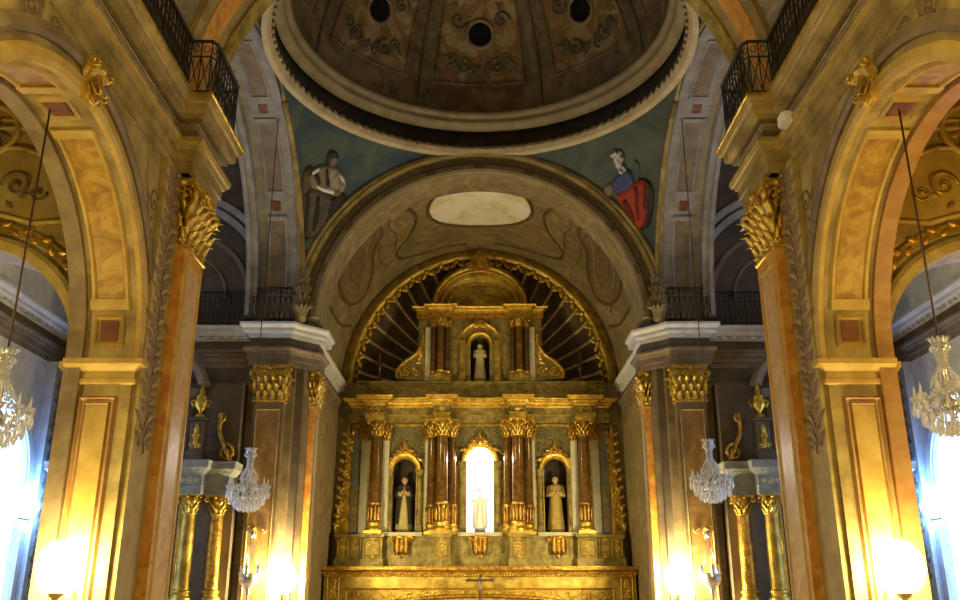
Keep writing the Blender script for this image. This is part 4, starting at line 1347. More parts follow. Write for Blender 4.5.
# predella with pedestals
XP = X(145, 548, 32.6)
pr = [(X(30, 548, 32.4), X(47, 548, 32.4), 32.35), (X(98, 548, 32.4), X(117, 548, 32.4), 32.4), (X(119, 548, 32.6), XP - .02, 32.7)]
pth2 = up_path(32.88, pr, XP)
b = MB(); b.cornice(pth2, [(0.05, zP0 - .25), (.05, zP0 + .12), (.0, zP0 + .14), (0, zP1 - .16), (.05, zP1 - .12), (.07, zP1 - .04), (.07, zP1), (0, zP1)]); b.box(-XP, XP, 32.84, 33.5, 0.5, zP1); b.build('predella', 'gold_olive', RT)
for s in (-1, 1):
    for d0, d1, Yf in ((31.5, 45.5, 32.35), (99.5, 115.5, 32.4), (120, 130, 32.7), (132, 143, 32.7), (56, 62, 32.88), (88, 95, 32.88)):
        b = MB(); x0, x1 = X(d0, 548, Yf), X(d1, 548, Yf)
        mp = lambda u, v, h: (u, Yf - h, v)
        frame(b, mp, x0, x1, zP0 + .18, zP1 - .2, .05, .04)
        if d1 - d0 > 8:
            xc, zc_ = .5 * (x0 + x1), .5 * (zP0 + zP1)
            rosette(b, mp, xc, zc_, .15, 7, .05)
            for q in (-1, 1):
                spiral(b, mp, xc, zc_ + q * .26, .09, 0, 1.3, q, .025)
                blob(b, mp, xc, zc_ + q * .14, q * pi / 2, .24, .12, .04)
        b.build('pedestal_panel', 'gold' if d1 - d0 > 8 else 'gold_flat', RT, s)
# lower body: ledge with beaded fringe, plain band and carved panels
YL = 31.75
XL = X(156, 580, YL)
zL1, zL0 = zz(566.5, YL), zz(575, YL)
b = MB(); b.box(-XL, XL, YL, 33.4, 0.5, zL0 + .02); b.build('altar_base', 'gold_flat', RT)
pl = [(XL, 33.4), (XL, YL), (-XL, YL), (-XL, 33.4)]
b = MB(); b.cornice(pl, [(.0, zL0 - .02), (.05, zL0), (.08, zL0 + .10), (.20, zL0 + .16), (.22, zL1), (-.02, zL1 + .01)]); b.box(-XL, XL, YL, 33.4, zL0, zL1); b.build('base_ledge', 'gold_red', RT)
b = MB()
n = 110
for k in range(n):
    xx = -XL + 2 * XL * (k + .5) / n
    b.ball(xx, YL - .05, zL0 - .02, .035, .03, .05, 6, 4)
b.build('beaded_fringe', 'gold', RT)
zR = zz(588, YL)
b = MB()
mp = lambda u, v, h: (u, YL - h, v)
frame(b, mp, -X(135, 590, YL), X(135, 590, YL), .75, zR, .07, .05)
for q in (-1, 1):
    mq = lambda u, v, h: (q * u, YL - h, v)
    frame(b, mq, X(141, 590, YL), X(154, 590, YL), .75, zL0 - .08, .05, .04)
b.build('panel_moulding', 'gold', RT)
for q in (-1, 1):
    b = MB()
    mq = lambda u, v, h: (q * u, YL - h, v)
    arabesque(b, mq, X(27, 590, YL), X(132, 590, YL), zR - .26, .48, 6, .035)
    arabesque(b, mq, X(70, 590, YL), X(132, 590, YL), zR - .72, .48, 4, .035)
    arabesque(b, mq, X(3, 590, YL), X(60, 590, YL), zR - .18, .22, 6, .022)
    vine(b, mq, .9, zL0 - .2, X(147.5, 590, YL), .32, 6, .03)
    b.build('carved_relief', 'gold', RT)
b = MB()
b.tube([(X(130, 597, YL) * sin(t), YL - .04, .2 + (zz(596, YL) - .2) * cos(t) ** .5 if abs(t) < pi / 2 - .01 else .2) for t in [-1.2 + 2.4 * i / 30 for i in range(31)]], .07, 8)
b.build('arched_moulding', 'gold_red', RT)

# attic: plinth, shell, upper shrine
zT0, zT1 = z4, zz(381, 33.3)
b = MB(); b.box(-XE * .985, XE * .985, 33.27, 33.7, zT0 - .1, zT1 - .01); b.cornice([(XE * .99, 33.25), (-XE * .99, 33.25)], [(0, zT1 - .14), (.05, zT1 - .1), (.05, zT1 - .03), (.0, zT1)]); b.build('attic_plinth', 'gold_olive', RT)
for q in (-1, 1):
    b = MB()
    mq = lambda u, v, h: (q * u, 33.25 - h, v)
    arabesque(b, mq, X(40, 388, 33.2), X(125, 388, 33.2), .5 * (zT0 + zT1), .22, 9, .018)
    b.build('plinth_relief', 'gold_red', RT)
# shell
FA, FB, FZ, FY, FD = 4.95, 5.25, 9.45, 33.75, 2.0
def shell(phi, t, h=0.0):
    k = 1 - h / 5
    return (FA * k * cos(phi) * sin(t), FY + FD * k * cos(t), FZ + FB * k * sin(phi) * sin(t))
b = MB()
b.grid([[shell(pi * i / 64, pi / 2 * j / 16) for j in range(17)] for i in range(65)])
b.grid([[shell(pi * i / 64, pi / 2 * j / 16, -.25) for j in range(17)] for i in range(65)])
b.build('shell_field', 'fan_dark', RT)
NR = 24
for k in range(NR + 1):
    phi = pi * (k + 0.0) / NR
    phi = min(max(phi, .02), pi - .02)
    b = MB(); b.tube([shell(phi, .18 + (pi / 2 - .2) * j / 14, .04) for j in range(15)], [.03 + .05 * j / 14 for j in range(15)], 6)
    b.build('shell_rib', 'fan_rib', RT)
b = MB(); b.arch('y', 0, FZ, [(4.90, 33.9), (4.90, 33.55), (5.0, 33.48), (5.12, 33.50), (5.18, 33.60), (5.28, 33.62), (5.30, 33.9)], n=72, vs=FB / FA)
b.build('shell_archivolt', 'gold_flat', RT)
b = MB()
for k in range(NR):
    phi = pi * (k + .5) / NR
    rows = []
    p = (4.86 * cos(phi), 33.55, FZ + 4.86 * FB / FA * sin(phi))
    b.ball(*p, .10, n=8, m=5)
    p = (4.70 * cos(phi), 33.7, FZ + 4.70 * FB / FA * sin(phi))
    a = atan2(FB * sin(phi), FA * cos(phi))
    mp = lambda u, v, h: (u, 33.62 - h, v)
    for q in (-1, 1):
        blob(b, mp, 4.84 * cos(phi), FZ + 4.84 * FB / FA * sin(phi), a + pi + q * 1.0, .34, .16, .06)
b.build('shell_lobes', 'gold', RT)

# upper shrine
YU = 33.55
def U(d, y): return X(d, y, YU)
zu0, zu1, zu2, zu3 = zT1, zz(322, YU), zz(315, YU), zz(306, YU - .35)
nw, zns = U(9.5, 365), zz(345, YU)
b = MB(); b.arch_wall('y', -U(62, 350), U(62, 350), YU, YU + .25, zu0, zu2, [(0, nw, zns, zu0 + .05)], n=16); b.build('shrine_wall', 'gold_olive', RT)
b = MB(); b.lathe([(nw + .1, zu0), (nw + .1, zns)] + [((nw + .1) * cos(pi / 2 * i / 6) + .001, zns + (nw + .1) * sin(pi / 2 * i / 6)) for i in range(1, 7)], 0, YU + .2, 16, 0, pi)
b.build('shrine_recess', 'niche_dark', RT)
b = MB()
b.arch('y', 0, zns, [(nw + .02, YU), (nw + .02, YU - .12), (nw + .1, YU - .16), (nw + .16, YU - .1), (nw + .16, YU)], n=20)
b.arch('y', 0, zns + .05, [(nw + .34, YU), (nw + .34, YU - .2), (nw + .42, YU - .24), (nw + .46, YU)], a0=.5, a1=pi - .5, n=20)
b.build('shrine_hood', 'gold', RT)
b = MB()
mp = lambda u, v, h: (u, YU - .2 - h, v)
for k in range(7): blob(b, mp, 0, zns + nw + .34, pi / 2 + (k - 3) * .5, .34, .16, .08)
b.build('shrine_crest', 'gold_red', RT)
for s in (-1, 1):
    b = MB()
    b.box(U(15, 360), U(20, 360), YU - .14, YU, zu0, zz(345, YU)); b.box(U(14, 345), U(21, 345), YU - .2, YU, zz(345, YU), zz(341.5, YU))
    b.box(U(14.5, 345), U(20.5, 345), YU - .18, YU, zu0, zu0 + .2)
    b.build('shrine_pilaster', 'gold_flat', RT, s)
    b = MB(); b.box(U(49.5, 350), U(54.5, 350), YU - .1, YU, zu0, zz(328, YU)); b.build('pilaster_strip', 'pale_strip', RT, s)
    b = MB(); b.box(U(29, 382), U(49, 382), YU - .45, YU, zu0 - .02, zz(378.5, YU)); b.build('column_pedestal', 'gold_olive', RT, s)
    zk = zz(378.5, YU)
    column(RT, U(46, 350), YU - .15, .125, zk, zu1 + .1, s, 'dark_marble', .36, 'gold_red', band=False, name='shrine_column')
    column(RT, U(32.5, 350), YU - .15, .125, zk, zu1 + .1, s, 'dark_marble', .36, 'gold_red', band=False, name='shrine_column')
    column(RT, U(39, 350), YU - .3, .14, zk, zu1 + .1, s, 'brown_marble', .36, 'gold', band=False, name='shrine_column')
    # side volutes
    b = MB()
    mp = lambda u, v, h: (u, YU - .06 - h, v)
    pts = smoothc([(U(57, 335), zz(335, YU)), (U(59, 345), zz(347, YU)), (U(66, 352), zz(356, YU)), (U(76, 360), zz(363, YU)), (U(83, 370), zz(372, YU)), (U(82, 376), zz(379, YU))], 6)
    b.prism([(U(54, 335), zz(334, YU))] + [(p[0], p[1]) for p in pts] + [(U(54, 379), zz(381, YU))], 'y', YU - .06, YU + .14)
    b.build('side_volute', 'gold_olive', RT, s)
    b = MB()
    b.tube([mp(p[0], p[1], .02) for p in pts], .07, 7)
    spiral(b, mp, U(74, 370), zz(371, YU), .27, pi / 2, 1.7, -1, .055)
    spiral(b, mp, U(63, 372), zz(372, YU), .20, pi / 2, 1.5, 1, .045)
    spiral(b, mp, U(60, 352), zz(353, YU), .15, pi / 2, 1.5, -1, .04)
    for k in range(6): blob(b, mp, U(58 + 3.5 * k, 360), zz(358 + 3 * k, YU), 1 + .9 * k, .26, .13, .07)
    b.build('volute_scroll', 'gold', RT, s)
    # finials on the attic
    for d, h in ((101, 1.25), (123, .8)):
        b = MB()
        xx = X(d, 380, 33.4)
        b.lathe([(.11, zT1), (.11, zT1 + .08), (.04, zT1 + .14), (.035, zT1 + .35 * h), (.10, zT1 + .42 * h), (.04, zT1 + .5 * h), (.025, zT1 + .8 * h), (.05, zT1 + .84 * h), (.01, zT1 + h)], xx, 33.45, 10)
        if h > 1:
            b.tube([(xx - .24, 33.45, zT1 + .62 * h), (xx, 33.45, zT1 + .55 * h), (xx + .24, 33.45, zT1 + .62 * h)], .025, 6)
            b.tube([(xx - .14, 33.45, zT1 + .8 * h), (xx, 33.45, zT1 + .74 * h), (xx + .14, 33.45, zT1 + .8 * h)], .02, 6)
        b.build('attic_finial', 'dark_marble', RT, s)
pr = [(U(28, 312), U(50, 312), YU - .42)]
pu = up_path(YU - .12, pr, U(62, 312))
b = MB(); b.cornice(pu, [(0, zu1 + .1), (0, zu2 - .1), (.04, zu2 - .08), (.04, zu2), (0, zu2)]); b.build('shrine_architrave', 'gold_red', RT)
b = MB(); b.cornice(pu, [(0, zu2), (.02, zu2 + .12), (.08, zu2 + .18), (.16, zu2 + .22), (.18, zu3 - .06), (.22, zu3), (0, zu3)]); b.build('shrine_cornice', 'gold', RT)
b = MB(); b.box(-U(62, 312), U(62, 312), YU - .1, YU + .5, zu1 + .1, zu3 - .02); b.build('shrine_core', 'gold_olive', RT)
# semi-dome canopy with stepped bands
CR, CZ = 1.86, zu3 - .02
KV = (zz(268, YU) - CZ) / CR
def can(phi, t, h=0.0): return ((CR - h) * cos(phi) * sin(t), YU - .25 + 1.25 * (1 - h / CR) * cos(t), CZ + KV * (CR - h) * sin(phi) * sin(t))
b = MB(); b.grid([[can(pi * i / 40, pi / 2 * j / 12) for j in range(13)] for i in range(41)]); b.grid([[can(pi * i / 40, pi / 2 * j / 12, -.1) for j in range(13)] for i in range(41)]); b.build('canopy', 'gold_flat', RT)
for t in (1.5, 1.28, 1.06, .84, .6):
    b = MB(); b.tube([can(pi * (i + .2) / 40.4, t, .03) for i in range(41)], .055 if t < 1.4 else .09, 6); b.build('canopy_band', 'gold', RT)
b = MB()
mp = lambda u, v, h: (u, YU - .32 - h, v)
zq = CZ + KV * CR
pts = [(-.55, zq - .12), (.55, zq - .12), (.38, zq + .12), (.2, zq + .42), (.07, zq + .62), (0, zq + .72), (-.07, zq + .62), (-.2, zq + .42), (-.38, zq + .12)]
b.prism(pts, 'y', YU - .32, YU - .12)
for q in (-1, 1):
    spiral(b, mp, q * .30, zq + .04, .17, pi / 2, 1.4, q, .05)
    blob(b, mp, q * .1, zq + .25, pi / 2 + q * .5, .34, .16, .08)
blob(b, mp, 0, zq + .1, pi / 2, .55, .24, .12)
b.build('canopy_crest', 'gold_red', RT)

# statues in the niches
statue('dark niche statue with black habit over a cream robe, left of the glowing niche', -nx, YB + .22, zP1 + .07, 1.92, 'habit_cream', 'habit_black', group='niche statues', skin='skin')
statue('dark niche statue in a golden robe, right of the glowing niche', nx, YB + .22, zP1 + .07, 1.95, 'robe_yellow', None, group='niche statues')
statue('bleached out veiled statue on a blue pedestal inside the glowing central niche', 0, YB + .42, zP1 + .12, 1.62, 'robe_rose', 'robe_white', veil='robe_white', ped='pedestal_blue', skin='robe_white')
statue('small pale robed statue in the top niche under the golden canopy', 0, YU + .2, zu0 + .05, 1.42, 'robe_pale', None, veil='robe_pale', skin='skin')

# ================================================================== ALTAR AND CRUCIFIX
al = thing('altar_table', (0, 29.6, .5), 'plain altar table bearing the dark crucifix before the gilded altarpiece', 'altar')
b = MB(); b.box(-1.9, 1.9, 29.15, 30.05, .5, 1.4); b.build('altar_block', 'gold_flat', al)
b = MB(); b.bevbox(-2.05, 2.05, 29.05, 30.15, 1.4, 1.5, .02); b.build('altar_top', 'pale_strip', al)
YX = 29.6
cx = thing('crucifix', (0, YX, 1.5), 'dark standing crucifix in front of the golden lower panel', 'crucifix')
zx = zz(580.3, YX)
b = MB()
b.bevbox(-.035, .035, YX - .03, YX + .03, 1.62, zz(574.5, YX), .01)
b.bevbox(-X(12.5, 580, YX), X(12.5, 580, YX), YX - .03, YX + .03, zx - .035, zx + .035, .01)
for q in (-1, 1): b.ball(q * X(12.5, 580, YX), YX, zx, .05, n=8, m=5)
b.build('cross', 'wood', cx)
b = MB(); b.lathe([(.2, 1.5), (.2, 1.53), (.12, 1.56), (.06, 1.62), (.02, 1.64)], 0, YX, 14); b.build('foot', 'brass', cx)
b = MB()
loft(b, [(0, .012, .012, 0, -.0), (.03, .02, .025, 0, 0), (.12, .03, .03, .004, 0), (.28, .042, .04, .012, -.01), (.42, .05, .045, .006, 0), (.52, .075, .05, 0, 0), (.60, .065, .045, 0, 0), (.72, .085, .055, 0, 0), (.80, .095, .05, 0, 0), (.84, .04, .035, 0, -.01), (.87, .05, .05, .01, -.03), (.93, .055, .055, .012, -.035), (.985, .03, .03, .012, -.03), (1.0, .008, .008, .01, -.03)], 0, YX - .06, zx - .54, .62, 14)
for q in (-1, 1):
    b.tube([(q * .045, YX - .06, zx - .045), (q * .18, YX - .06, zx - .02), (q * .32, YX - .05, zx + .005)], [.022, .018, .012], 7)
    b.ball(q * .335, YX - .05, zx + .008, .018, .01, .014, 6, 4)
b.build('corpus', 'dark_marble', cx)

# ================================================================== SIDE ALTARS OF THE TRANSEPT
for s in (-1, 1):
    sd = 'left' if s < 0 else 'right'
    t = thing('side_altarpiece', (s * 9.4, 25.4, 0), 'dark side altarpiece with gilded columns seen past the %s nave pier' % sd, 'altarpiece', 'side altarpieces')
    b = MB(); b.box(6.9, 11.9, 25.4, 25.98, 0, 7.6); b.build('back_board', 'grey_dark', t, s)
    b = MB(); b.box(7.0, 11.8, 24.6, 25.5, 0, 1.45); b.cornice([(11.8, 24.6), (7.0, 24.6), (7.0, 25.5)][::1] if False else [(11.8, 25.5), (11.8, 24.6), (7.0, 24.6), (7.0, 25.5)], [(0, 1.3), (.06, 1.34), (.06, 1.42), (0, 1.45)]); b.build('altar_base', 'green_marble', t, s)
    ze0, ze1 = 4.32, 5.22
    for xx, yy in ((7.26, 25.15), (7.93, 24.85), (10.87, 24.85), (11.54, 25.15)):
        column(t, xx, yy, .20, 1.45, ze0, s, 'gold_flat' if xx in (7.93, 10.87) else 'gold_red', .5, band=False)
    b = MB(); b.box(8.3, 10.5, 25.3, 25.45, 1.6, 4.2); b.build('centre_panel', 'dark_marble', t, s)
    b = MB(); frame(b, lambda u, v, h: (u, 25.3 - h, v), 8.25, 10.55, 1.55, 4.25, .12, .08); b.build('panel_frame', 'gold', t, s)
    pp = [(11.85, 25.5), (11.85, 24.95), (11.2, 24.95), (11.2, 24.6), (10.55, 24.6), (10.55, 24.95), (8.25, 24.95), (8.25, 24.6), (7.6, 24.6), (7.6, 24.95), (6.95, 24.95), (6.95, 25.5)]
    b = MB(); b.cornice(pp, [(0, ze0), (0, ze0 + .22), (.03, ze0 + .24), (0, ze0 + .26), (0, ze0 + .52), (.04, ze0 + .54), (.10, ze0 + .62), (.18, ze0 + .70), (.2, ze1 - .06), (.22, ze1), (0, ze1)])
    b.box(6.98, 11.82, 24.99, 25.5, ze0 + .01, ze1 - .01); b.box(7.63, 8.22, 24.64, 25, ze0 + .01, ze1 - .01); b.box(10.58, 11.17, 24.64, 25, ze0 + .01, ze1 - .01)
    b.build('entablature', 'green_marble', t, s)
    b = MB()
    for i in range(len(pp) - 1):
        p, q = pp[i], pp[i + 1]
        if abs(p[1] - q[1]) < 1e-6:
            n = max(1, int(abs(p[0] - q[0]) / .16))
            for k in range(n):
                xx = p[0] + (q[0] - p[0]) * (k + .5) / n
                b.box(xx - .045, xx + .045, p[1] - .12, p[1], ze0 + .60, ze0 + .69)
    b.build('dentil_band', 'pale_strip', t, s)
    for xx in (7.925, 10.875):
        b = MB()
        rosette(b, lambda u, v, h: (u, 24.6 - h, v), xx, ze0 + .38, .12, 6, .03)
        for q in (-1, 1): blob(b, lambda u, v, h: (u, 24.6 - h, v), xx + q * .1, ze0 + .38, 0 if q > 0 else pi, .16, .12, .03)
        b.build('frieze_relief', 'pale_strip', t, s)
    # upper tier
    b = MB(); b.box(8.3, 10.5, 25.1, 25.4, ze1, 7.2); b.cornice([(10.6, 25.4), (10.6, 25.1), (8.2, 25.1), (8.2, 25.4)], [(0, 7.1), (.06, 7.16), (.14, 7.24), (.16, 7.34), (0, 7.38)]); b.build('upper_panel', 'grey_dark', t, s)
    b = MB(); frame(b, lambda u, v, h: (u, 25.1 - h, v), 8.45, 10.35, 5.6, 6.9, .10, .06); frame(b, lambda u, v, h: (u, 25.1 - h, v), 8.7, 10.1, 5.8, 6.7, .06, .05); b.build('panel_moulding', 'grey_panel', t, s)
    b = MB()
    b.arch('y', 9.4, 7.1, [(1.35, 25.4), (1.35, 25.0), (1.55, 24.95), (1.6, 25.4)], a0=.25, a1=pi - .25, n=24)
    b.build('pediment', 'grey_panel', t, s)
    for xx in (7.925, 10.875):
        b = MB()
        b.bevbox(xx - .24, xx + .24, 24.7, 25.15, ze1, ze1 + .30, .03); b.bevbox(xx - .18, xx + .18, 24.75, 25.1, ze1 + .3, ze1 + 1.15, .03); b.bevbox(xx - .23, xx + .23, 24.7, 25.15, ze1 + 1.15, ze1 + 1.25, .03)
        b.build('upper_pedestal', 'grey_dark', t, s)
    for xx in (7.925, 10.875):
        zq = ze1 + 1.25
        b = MB()
        b.lathe([(.12, zq), (.14, zq + .05), (.05, zq + .12), (.05, zq + .18), (.17, zq + .32), (.20, zq + .46), (.12, zq + .56), (.16, zq + .60), (.06, zq + .68), (.08, zq + .76), (.01, zq + .98)], xx, 24.92, 14)
        for q in (-1, 1):
            b.tube([(xx + q * .15, 24.92, zq + .54), (xx + q * .28, 24.92, zq + .46), (xx + q * .2, 24.92, zq + .30)], .025, 6)
        b.build('gilded_urn', 'gold', t, s)
        b = MB()
        mp = lambda u, v, h: (u, 24.75 - h, v)
        rosette(b, mp, xx, ze1 + .72, .13, 6, .05)
        for q in (-1, 1):
            blob(b, mp, xx, ze1 + .72, q * pi / 2, .36, .14, .05); spiral(b, mp, xx + q * .09, ze1 + .45, .08, 0, 1.2, q, .025)
        b.build('pedestal_relief', 'gold', t, s)
    for xx, q in ((7.25, 1), (11.55, -1)):
        b = MB()
        mp = lambda u, v, h: (u, 25.05 - h, v)
        pts = smoothc([(xx - q * .25, ze1 + .05), (xx - q * .05, ze1 + .5), (xx + q * .12, ze1 + .9), (xx + q * .1, ze1 + 1.4)], 5)
        b.tube([mp(p[0], p[1], 0) for p in pts], .07, 7)
        spiral(b, mp, xx - q * .12, ze1 + .3, .24, pi / 2, 1.6, q, .05)
        spiral(b, mp, xx + q * .1, ze1 + 1.3, .14, -pi / 2, 1.4, -q, .035)
        b.build('scroll_bracket', 'gold_red', t, s)

# ================================================================== RAILINGS
def railing(label, path, z0, h, s, group):
    t = thing('iron_railing', (s * path[0][0], path[0][1], z0), label, 'railing', group)
    # resample
    pts = []
    for i in range(len(path) - 1):
        p, q = path[i], path[i + 1]
        L = sqrt((p[0] - q[0]) ** 2 + (p[1] - q[1]) ** 2)
        n = max(1, int(round(L / .16)))
        pts += [(p[0] + (q[0] - p[0]) * k / n, p[1] + (q[1] - p[1]) * k / n) for k in range(n)]
    pts.append(path[-1])
    b = MB(); b.tube([(x, y, z0 + h) for x, y in path], .035, 6); b.build('top_rail', 'iron', t, s)
    b = MB(); b.tube([(x, y, z0 + .08) for x, y in path], .025, 6); b.build('bottom_rail', 'iron', t, s)
    b = MB(); b.tube([(x, y, z0 + h * .72) for x, y in path], .018, 5); b.build('middle_rail', 'iron', t, s)
    b = MB()
    for i, (x, y) in enumerate(pts):
        b.tube([(x, y, z0 if i % 6 == 0 else z0 + .08), (x, y, z0 + h)], .022 if i % 6 == 0 else .012, 5)
        if i < len(pts) - 1:
            x2, y2 = pts[i + 1]
            b.tube([(x, y, z0 + .1), (x2, y2, z0 + h * .72)], .009, 4, caps=False); b.tube([(x2, y2, z0 + .1), (x, y, z0 + h * .72)], .009, 4, caps=False)
            b.tube([((x + x2) / 2 + (x2 - x) * .3 * cos(a * pi / 5), (y + y2) / 2 + (y2 - y) * .3 * cos(a * pi / 5), z0 + h * .86 + .07 * sin(a * pi / 5)) for a in range(10)], .008, 4, closed=True)
    b.build('lattice', 'iron', t, s)
for s in (-1, 1):
    sd = 'left' if s < 0 else 'right'
    railing('black lattice railing along the %s nave cornice above the gilded edge' % sd, [(4.86, 4.0), (4.86, 12.88), (4.52, 12.88), (4.46, 13.0), (4.46, 14.3), (4.52, 14.44), (5.05, 14.5)], 9.5, 1.05, s, 'nave gallery railings')
    railing('black railing on the pale cornice of the %s transept under its dark blind arch' % sd, [(12.4, 25.86), (7.0, 25.86), (7.0, 25.46), (5.7, 25.46), (5.6, 25.62)], 9.5, 1.05, s, 'transept gallery railings')

# ================================================================== KEYSTONES, SPOTLIGHT
for s in (-1, 1):
    sd = 'left' if s < 0 else 'right'
    b = MB()
    mp = lambda u, v, h: (4.92 - h, 9.8 + u, v)
    z0 = 7.50
    prof = [(0, z0), (.05, z0 + .02), (.10, z0 + .12), (.07, z0 + .22), (.09, z0 + .32), (.17, z0 + .42), (.18, z0 + .50), (.12, z0 + .56), (0, z0 + .58)]
    pts = [(9.8, 0)]
    rows = [[(4.95 - o, 9.8 + q * w_, z) for q in (-1, -.5, 0, .5, 1)] for (o, z), w_ in zip(prof, [.10, .12, .13, .13, .15, .19, .2, .2, .2])]
    b.grid(rows)
    for q in (-1, 1):
        for (o, z), w_ in ():
            pass
        b.grid([[(4.95 - o, 9.8 + q * w_, z), (4.97, 9.8 + q * w_, z)] for (o, z), w_ in zip(prof, [.10, .12, .13, .13, .15, .19, .2, .2, .2])])
        b.tube([(4.95 - .15 - .05 * cos(k * .5), 9.8 + q * .2, z0 + .46 + (.08 - .004 * k) * sin(k * .5)) for k in range(13)], .025, 5)
        b.leaf((4.88, 9.8 + q * .10, z0 + .38), (0, 0, -1), (-1, 0, 0), (0, 1, 0), .36, .13, .7)
        b.leaf((4.90, 9.8 + q * .05, z0 + .22), (0, 0, -1), (-1, 0, 0), (0, 1, 0), .28, .10, .8)
    b.leaf((4.82, 9.8, z0 + .44), (0, 0, -1), (-1, 0, 0), (0, 1, 0), .42, .16, .5)
    b.ball(4.80, 9.8, z0 + .46, .06, n=8, m=5)
    b.build('keystone_ornament', 'gold_red' if False else 'gold', None, s, label='gilded scroll keystone crowning the %s nave arch' % sd, cat='ornament', group='gilded keystones')
t = thing('spotlight', (4.8, 12.25, 8.6), 'small white lamp housing fixed to the right nave frieze', 'lamp')
b = MB(); b.bevbox(4.68, 4.88, 12.15, 12.42, 8.62, 8.82, .04); b.build('housing', 'robe_white', t)
b = MB(); b.tube([(5.0, 12.28, 8.70), (4.9, 12.28, 8.66), (4.8, 12.28, 8.66)], .025, 6); b.build('bracket', 'robe_white', t)

# ================================================================== CHANDELIERS
def chandelier(label, x, y, z0, H, ztop, group):
    # z0: lowest drop, H: height of the crystal body
    t = thing('crystal_chandelier', (x, y, z0), label, 'chandelier', group)
    k = H / 1.5
    zt = z0 + H
    b = MB(); b.tube([(x, y, zt - .02), (x, y, ztop)], .014, 5); b.build('hanging_cable', 'wire', t)
    b = MB(); b.lathe([(.02, zt - .02), (.11 * k, zt - .03), (.13 * k, zt - .07), (.05 * k, zt - .14), (.04 * k, zt - .9 * k), (.08 * k, zt - .95 * k), (.12 * k, zt - 1.02 * k), (.05 * k, zt - 1.1 * k), (.02, zt - 1.2 * k)], x, y, 12); b.build('stem', 'silver', t)
    b = MB()
    for q in range(12):
        a = 2 * pi * q / 12
        b.leaf((x + .10 * k * cos(a), y + .10 * k * sin(a), zt - .09 * k), (0, 0, 1), (cos(a), sin(a), 0), (-sin(a), cos(a), 0), .15 * k, .06 * k, .8)
        b.ball(x + .14 * k * cos(a), y + .14 * k * sin(a), zt - .13 * k, .022 * k, .022 * k, .04 * k, 6, 4)
    b.build('crown', 'crystal', t)
    # strings of beads making the narrow tower and the flaring basket
    b = MB()
    for q in range(16):
        a = 2 * pi * q / 16
        for i in range(16):
            f = i / 15
            r = k * (.12 - .05 * sin(pi * min(f * 1.3, 1)) + .10 * max(f - .55, 0) / .45)
            zzz = zt - .10 * k - .62 * k * f
            b.ball(x + r * cos(a), y + r * sin(a), zzz, .018 * k, n=5, m=4)
    b.build('bead_tower', 'crystal', t, kind='stuff')
    ring_z = zt - .98 * k
    NA = 10
    for q in range(NA):
        a = 2 * pi * q / NA + .2
        ca_, sa_ = cos(a), sin(a)
        b = MB()
        pr_ = [(.06, -.05), (.16, -.16), (.28, -.17), (.40, -.06), (.46, .07)]
        b.tube([(x + k * r * ca_, y + k * r * sa_, ring_z + k * z) for r, z in pr_], .018 * k, 6)
        arm = b.build('arm', 'silver', t)
        b = MB(); b.lathe([(.01, ring_z + k * .05), (.07 * k, ring_z + k * .08), (.085 * k, ring_z + k * .11), (.02, ring_z + k * .10)], x + k * .46 * ca_, y + k * .46 * sa_, 10); b.build('drip_pan', 'crystal', arm)
        b = MB(); b.lathe([(.018 * k, ring_z + k * .10), (.018 * k, ring_z + k * .22), (.010 * k, ring_z + k * .25), (.002, ring_z + k * .30)], x + k * .46 * ca_, y + k * .46 * sa_, 8); b.build('candle', 'wax', arm)
    proto = None
    def drop(r, a, z, L, w):
        b = MB()
        px, py = x + k * r * cos(a), y + k * r * sin(a)
        b.lathe([(.001, z), (.008 * k, z - .2 * L * k), (w * k, z - .62 * L * k), (w * .75 * k, z - .85 * L * k), (.001, z - L * k)], px, py, 6)
        b.tube([(px, py, z + .05 * k), (px, py, z - .02)], .005, 4)
        b.build('crystal_drop', 'crystal', t)
    for n_, r, dz, L, w in ((20, .50, .04, .24, .034), (18, .40, -.12, .24, .034), (16, .30, -.22, .24, .034), (12, .20, -.30, .22, .032), (6, .09, -.34, .2, .034)):
        for q in range(n_):
            drop(r, 2 * pi * q / n_ + .1 * n_, ring_z + k * dz, L, w)
    drop(0, 0, ring_z - .30 * k, .22, .045)
    b = MB()
    for n_, r, dz in ((40, .5, .06), (32, .4, -.1), (24, .3, -.2), (18, .2, -.28)):
        for q in range(n_):
            a = 2 * pi * q / n_
            b.ball(x + k * r * cos(a), y + k * r * sin(a), ring_z + k * (dz + .02 * cos(10 * a)), .020 * k, n=5, m=4)
    for q in range(20):
        a = 2 * pi * q / 20
        for i in range(9):
            f = i / 8
            r = .14 + .36 * f
            b.ball(x + k * r * cos(a), y + k * r * sin(a), ring_z + k * (.26 - .20 * f - .10 * sin(pi * f)), .018 * k, n=5, m=4)
    b.build('bead_garland', 'crystal', t, kind='stuff')
    return t
zc1 = at(250, 512, 22.6)[1]
for s in (-1, 1):
    sd = 'left' if s < 0 else 'right'
    chandelier('small crystal chandelier on a long cable before the %s chancel arch pilasters' % sd, s * 5.80, 22.6, zc1 if s < 0 else zc1 + .22, 1.54, 14.72, 'transept chandeliers')
    chandelier('large crystal chandelier cut off by the %s edge under the nave arch' % sd, s * (5.52 if s < 0 else 5.38), 10.05, 3.22 if s < 0 else 3.36, 1.12, 7.56, 'nave arch chandeliers')

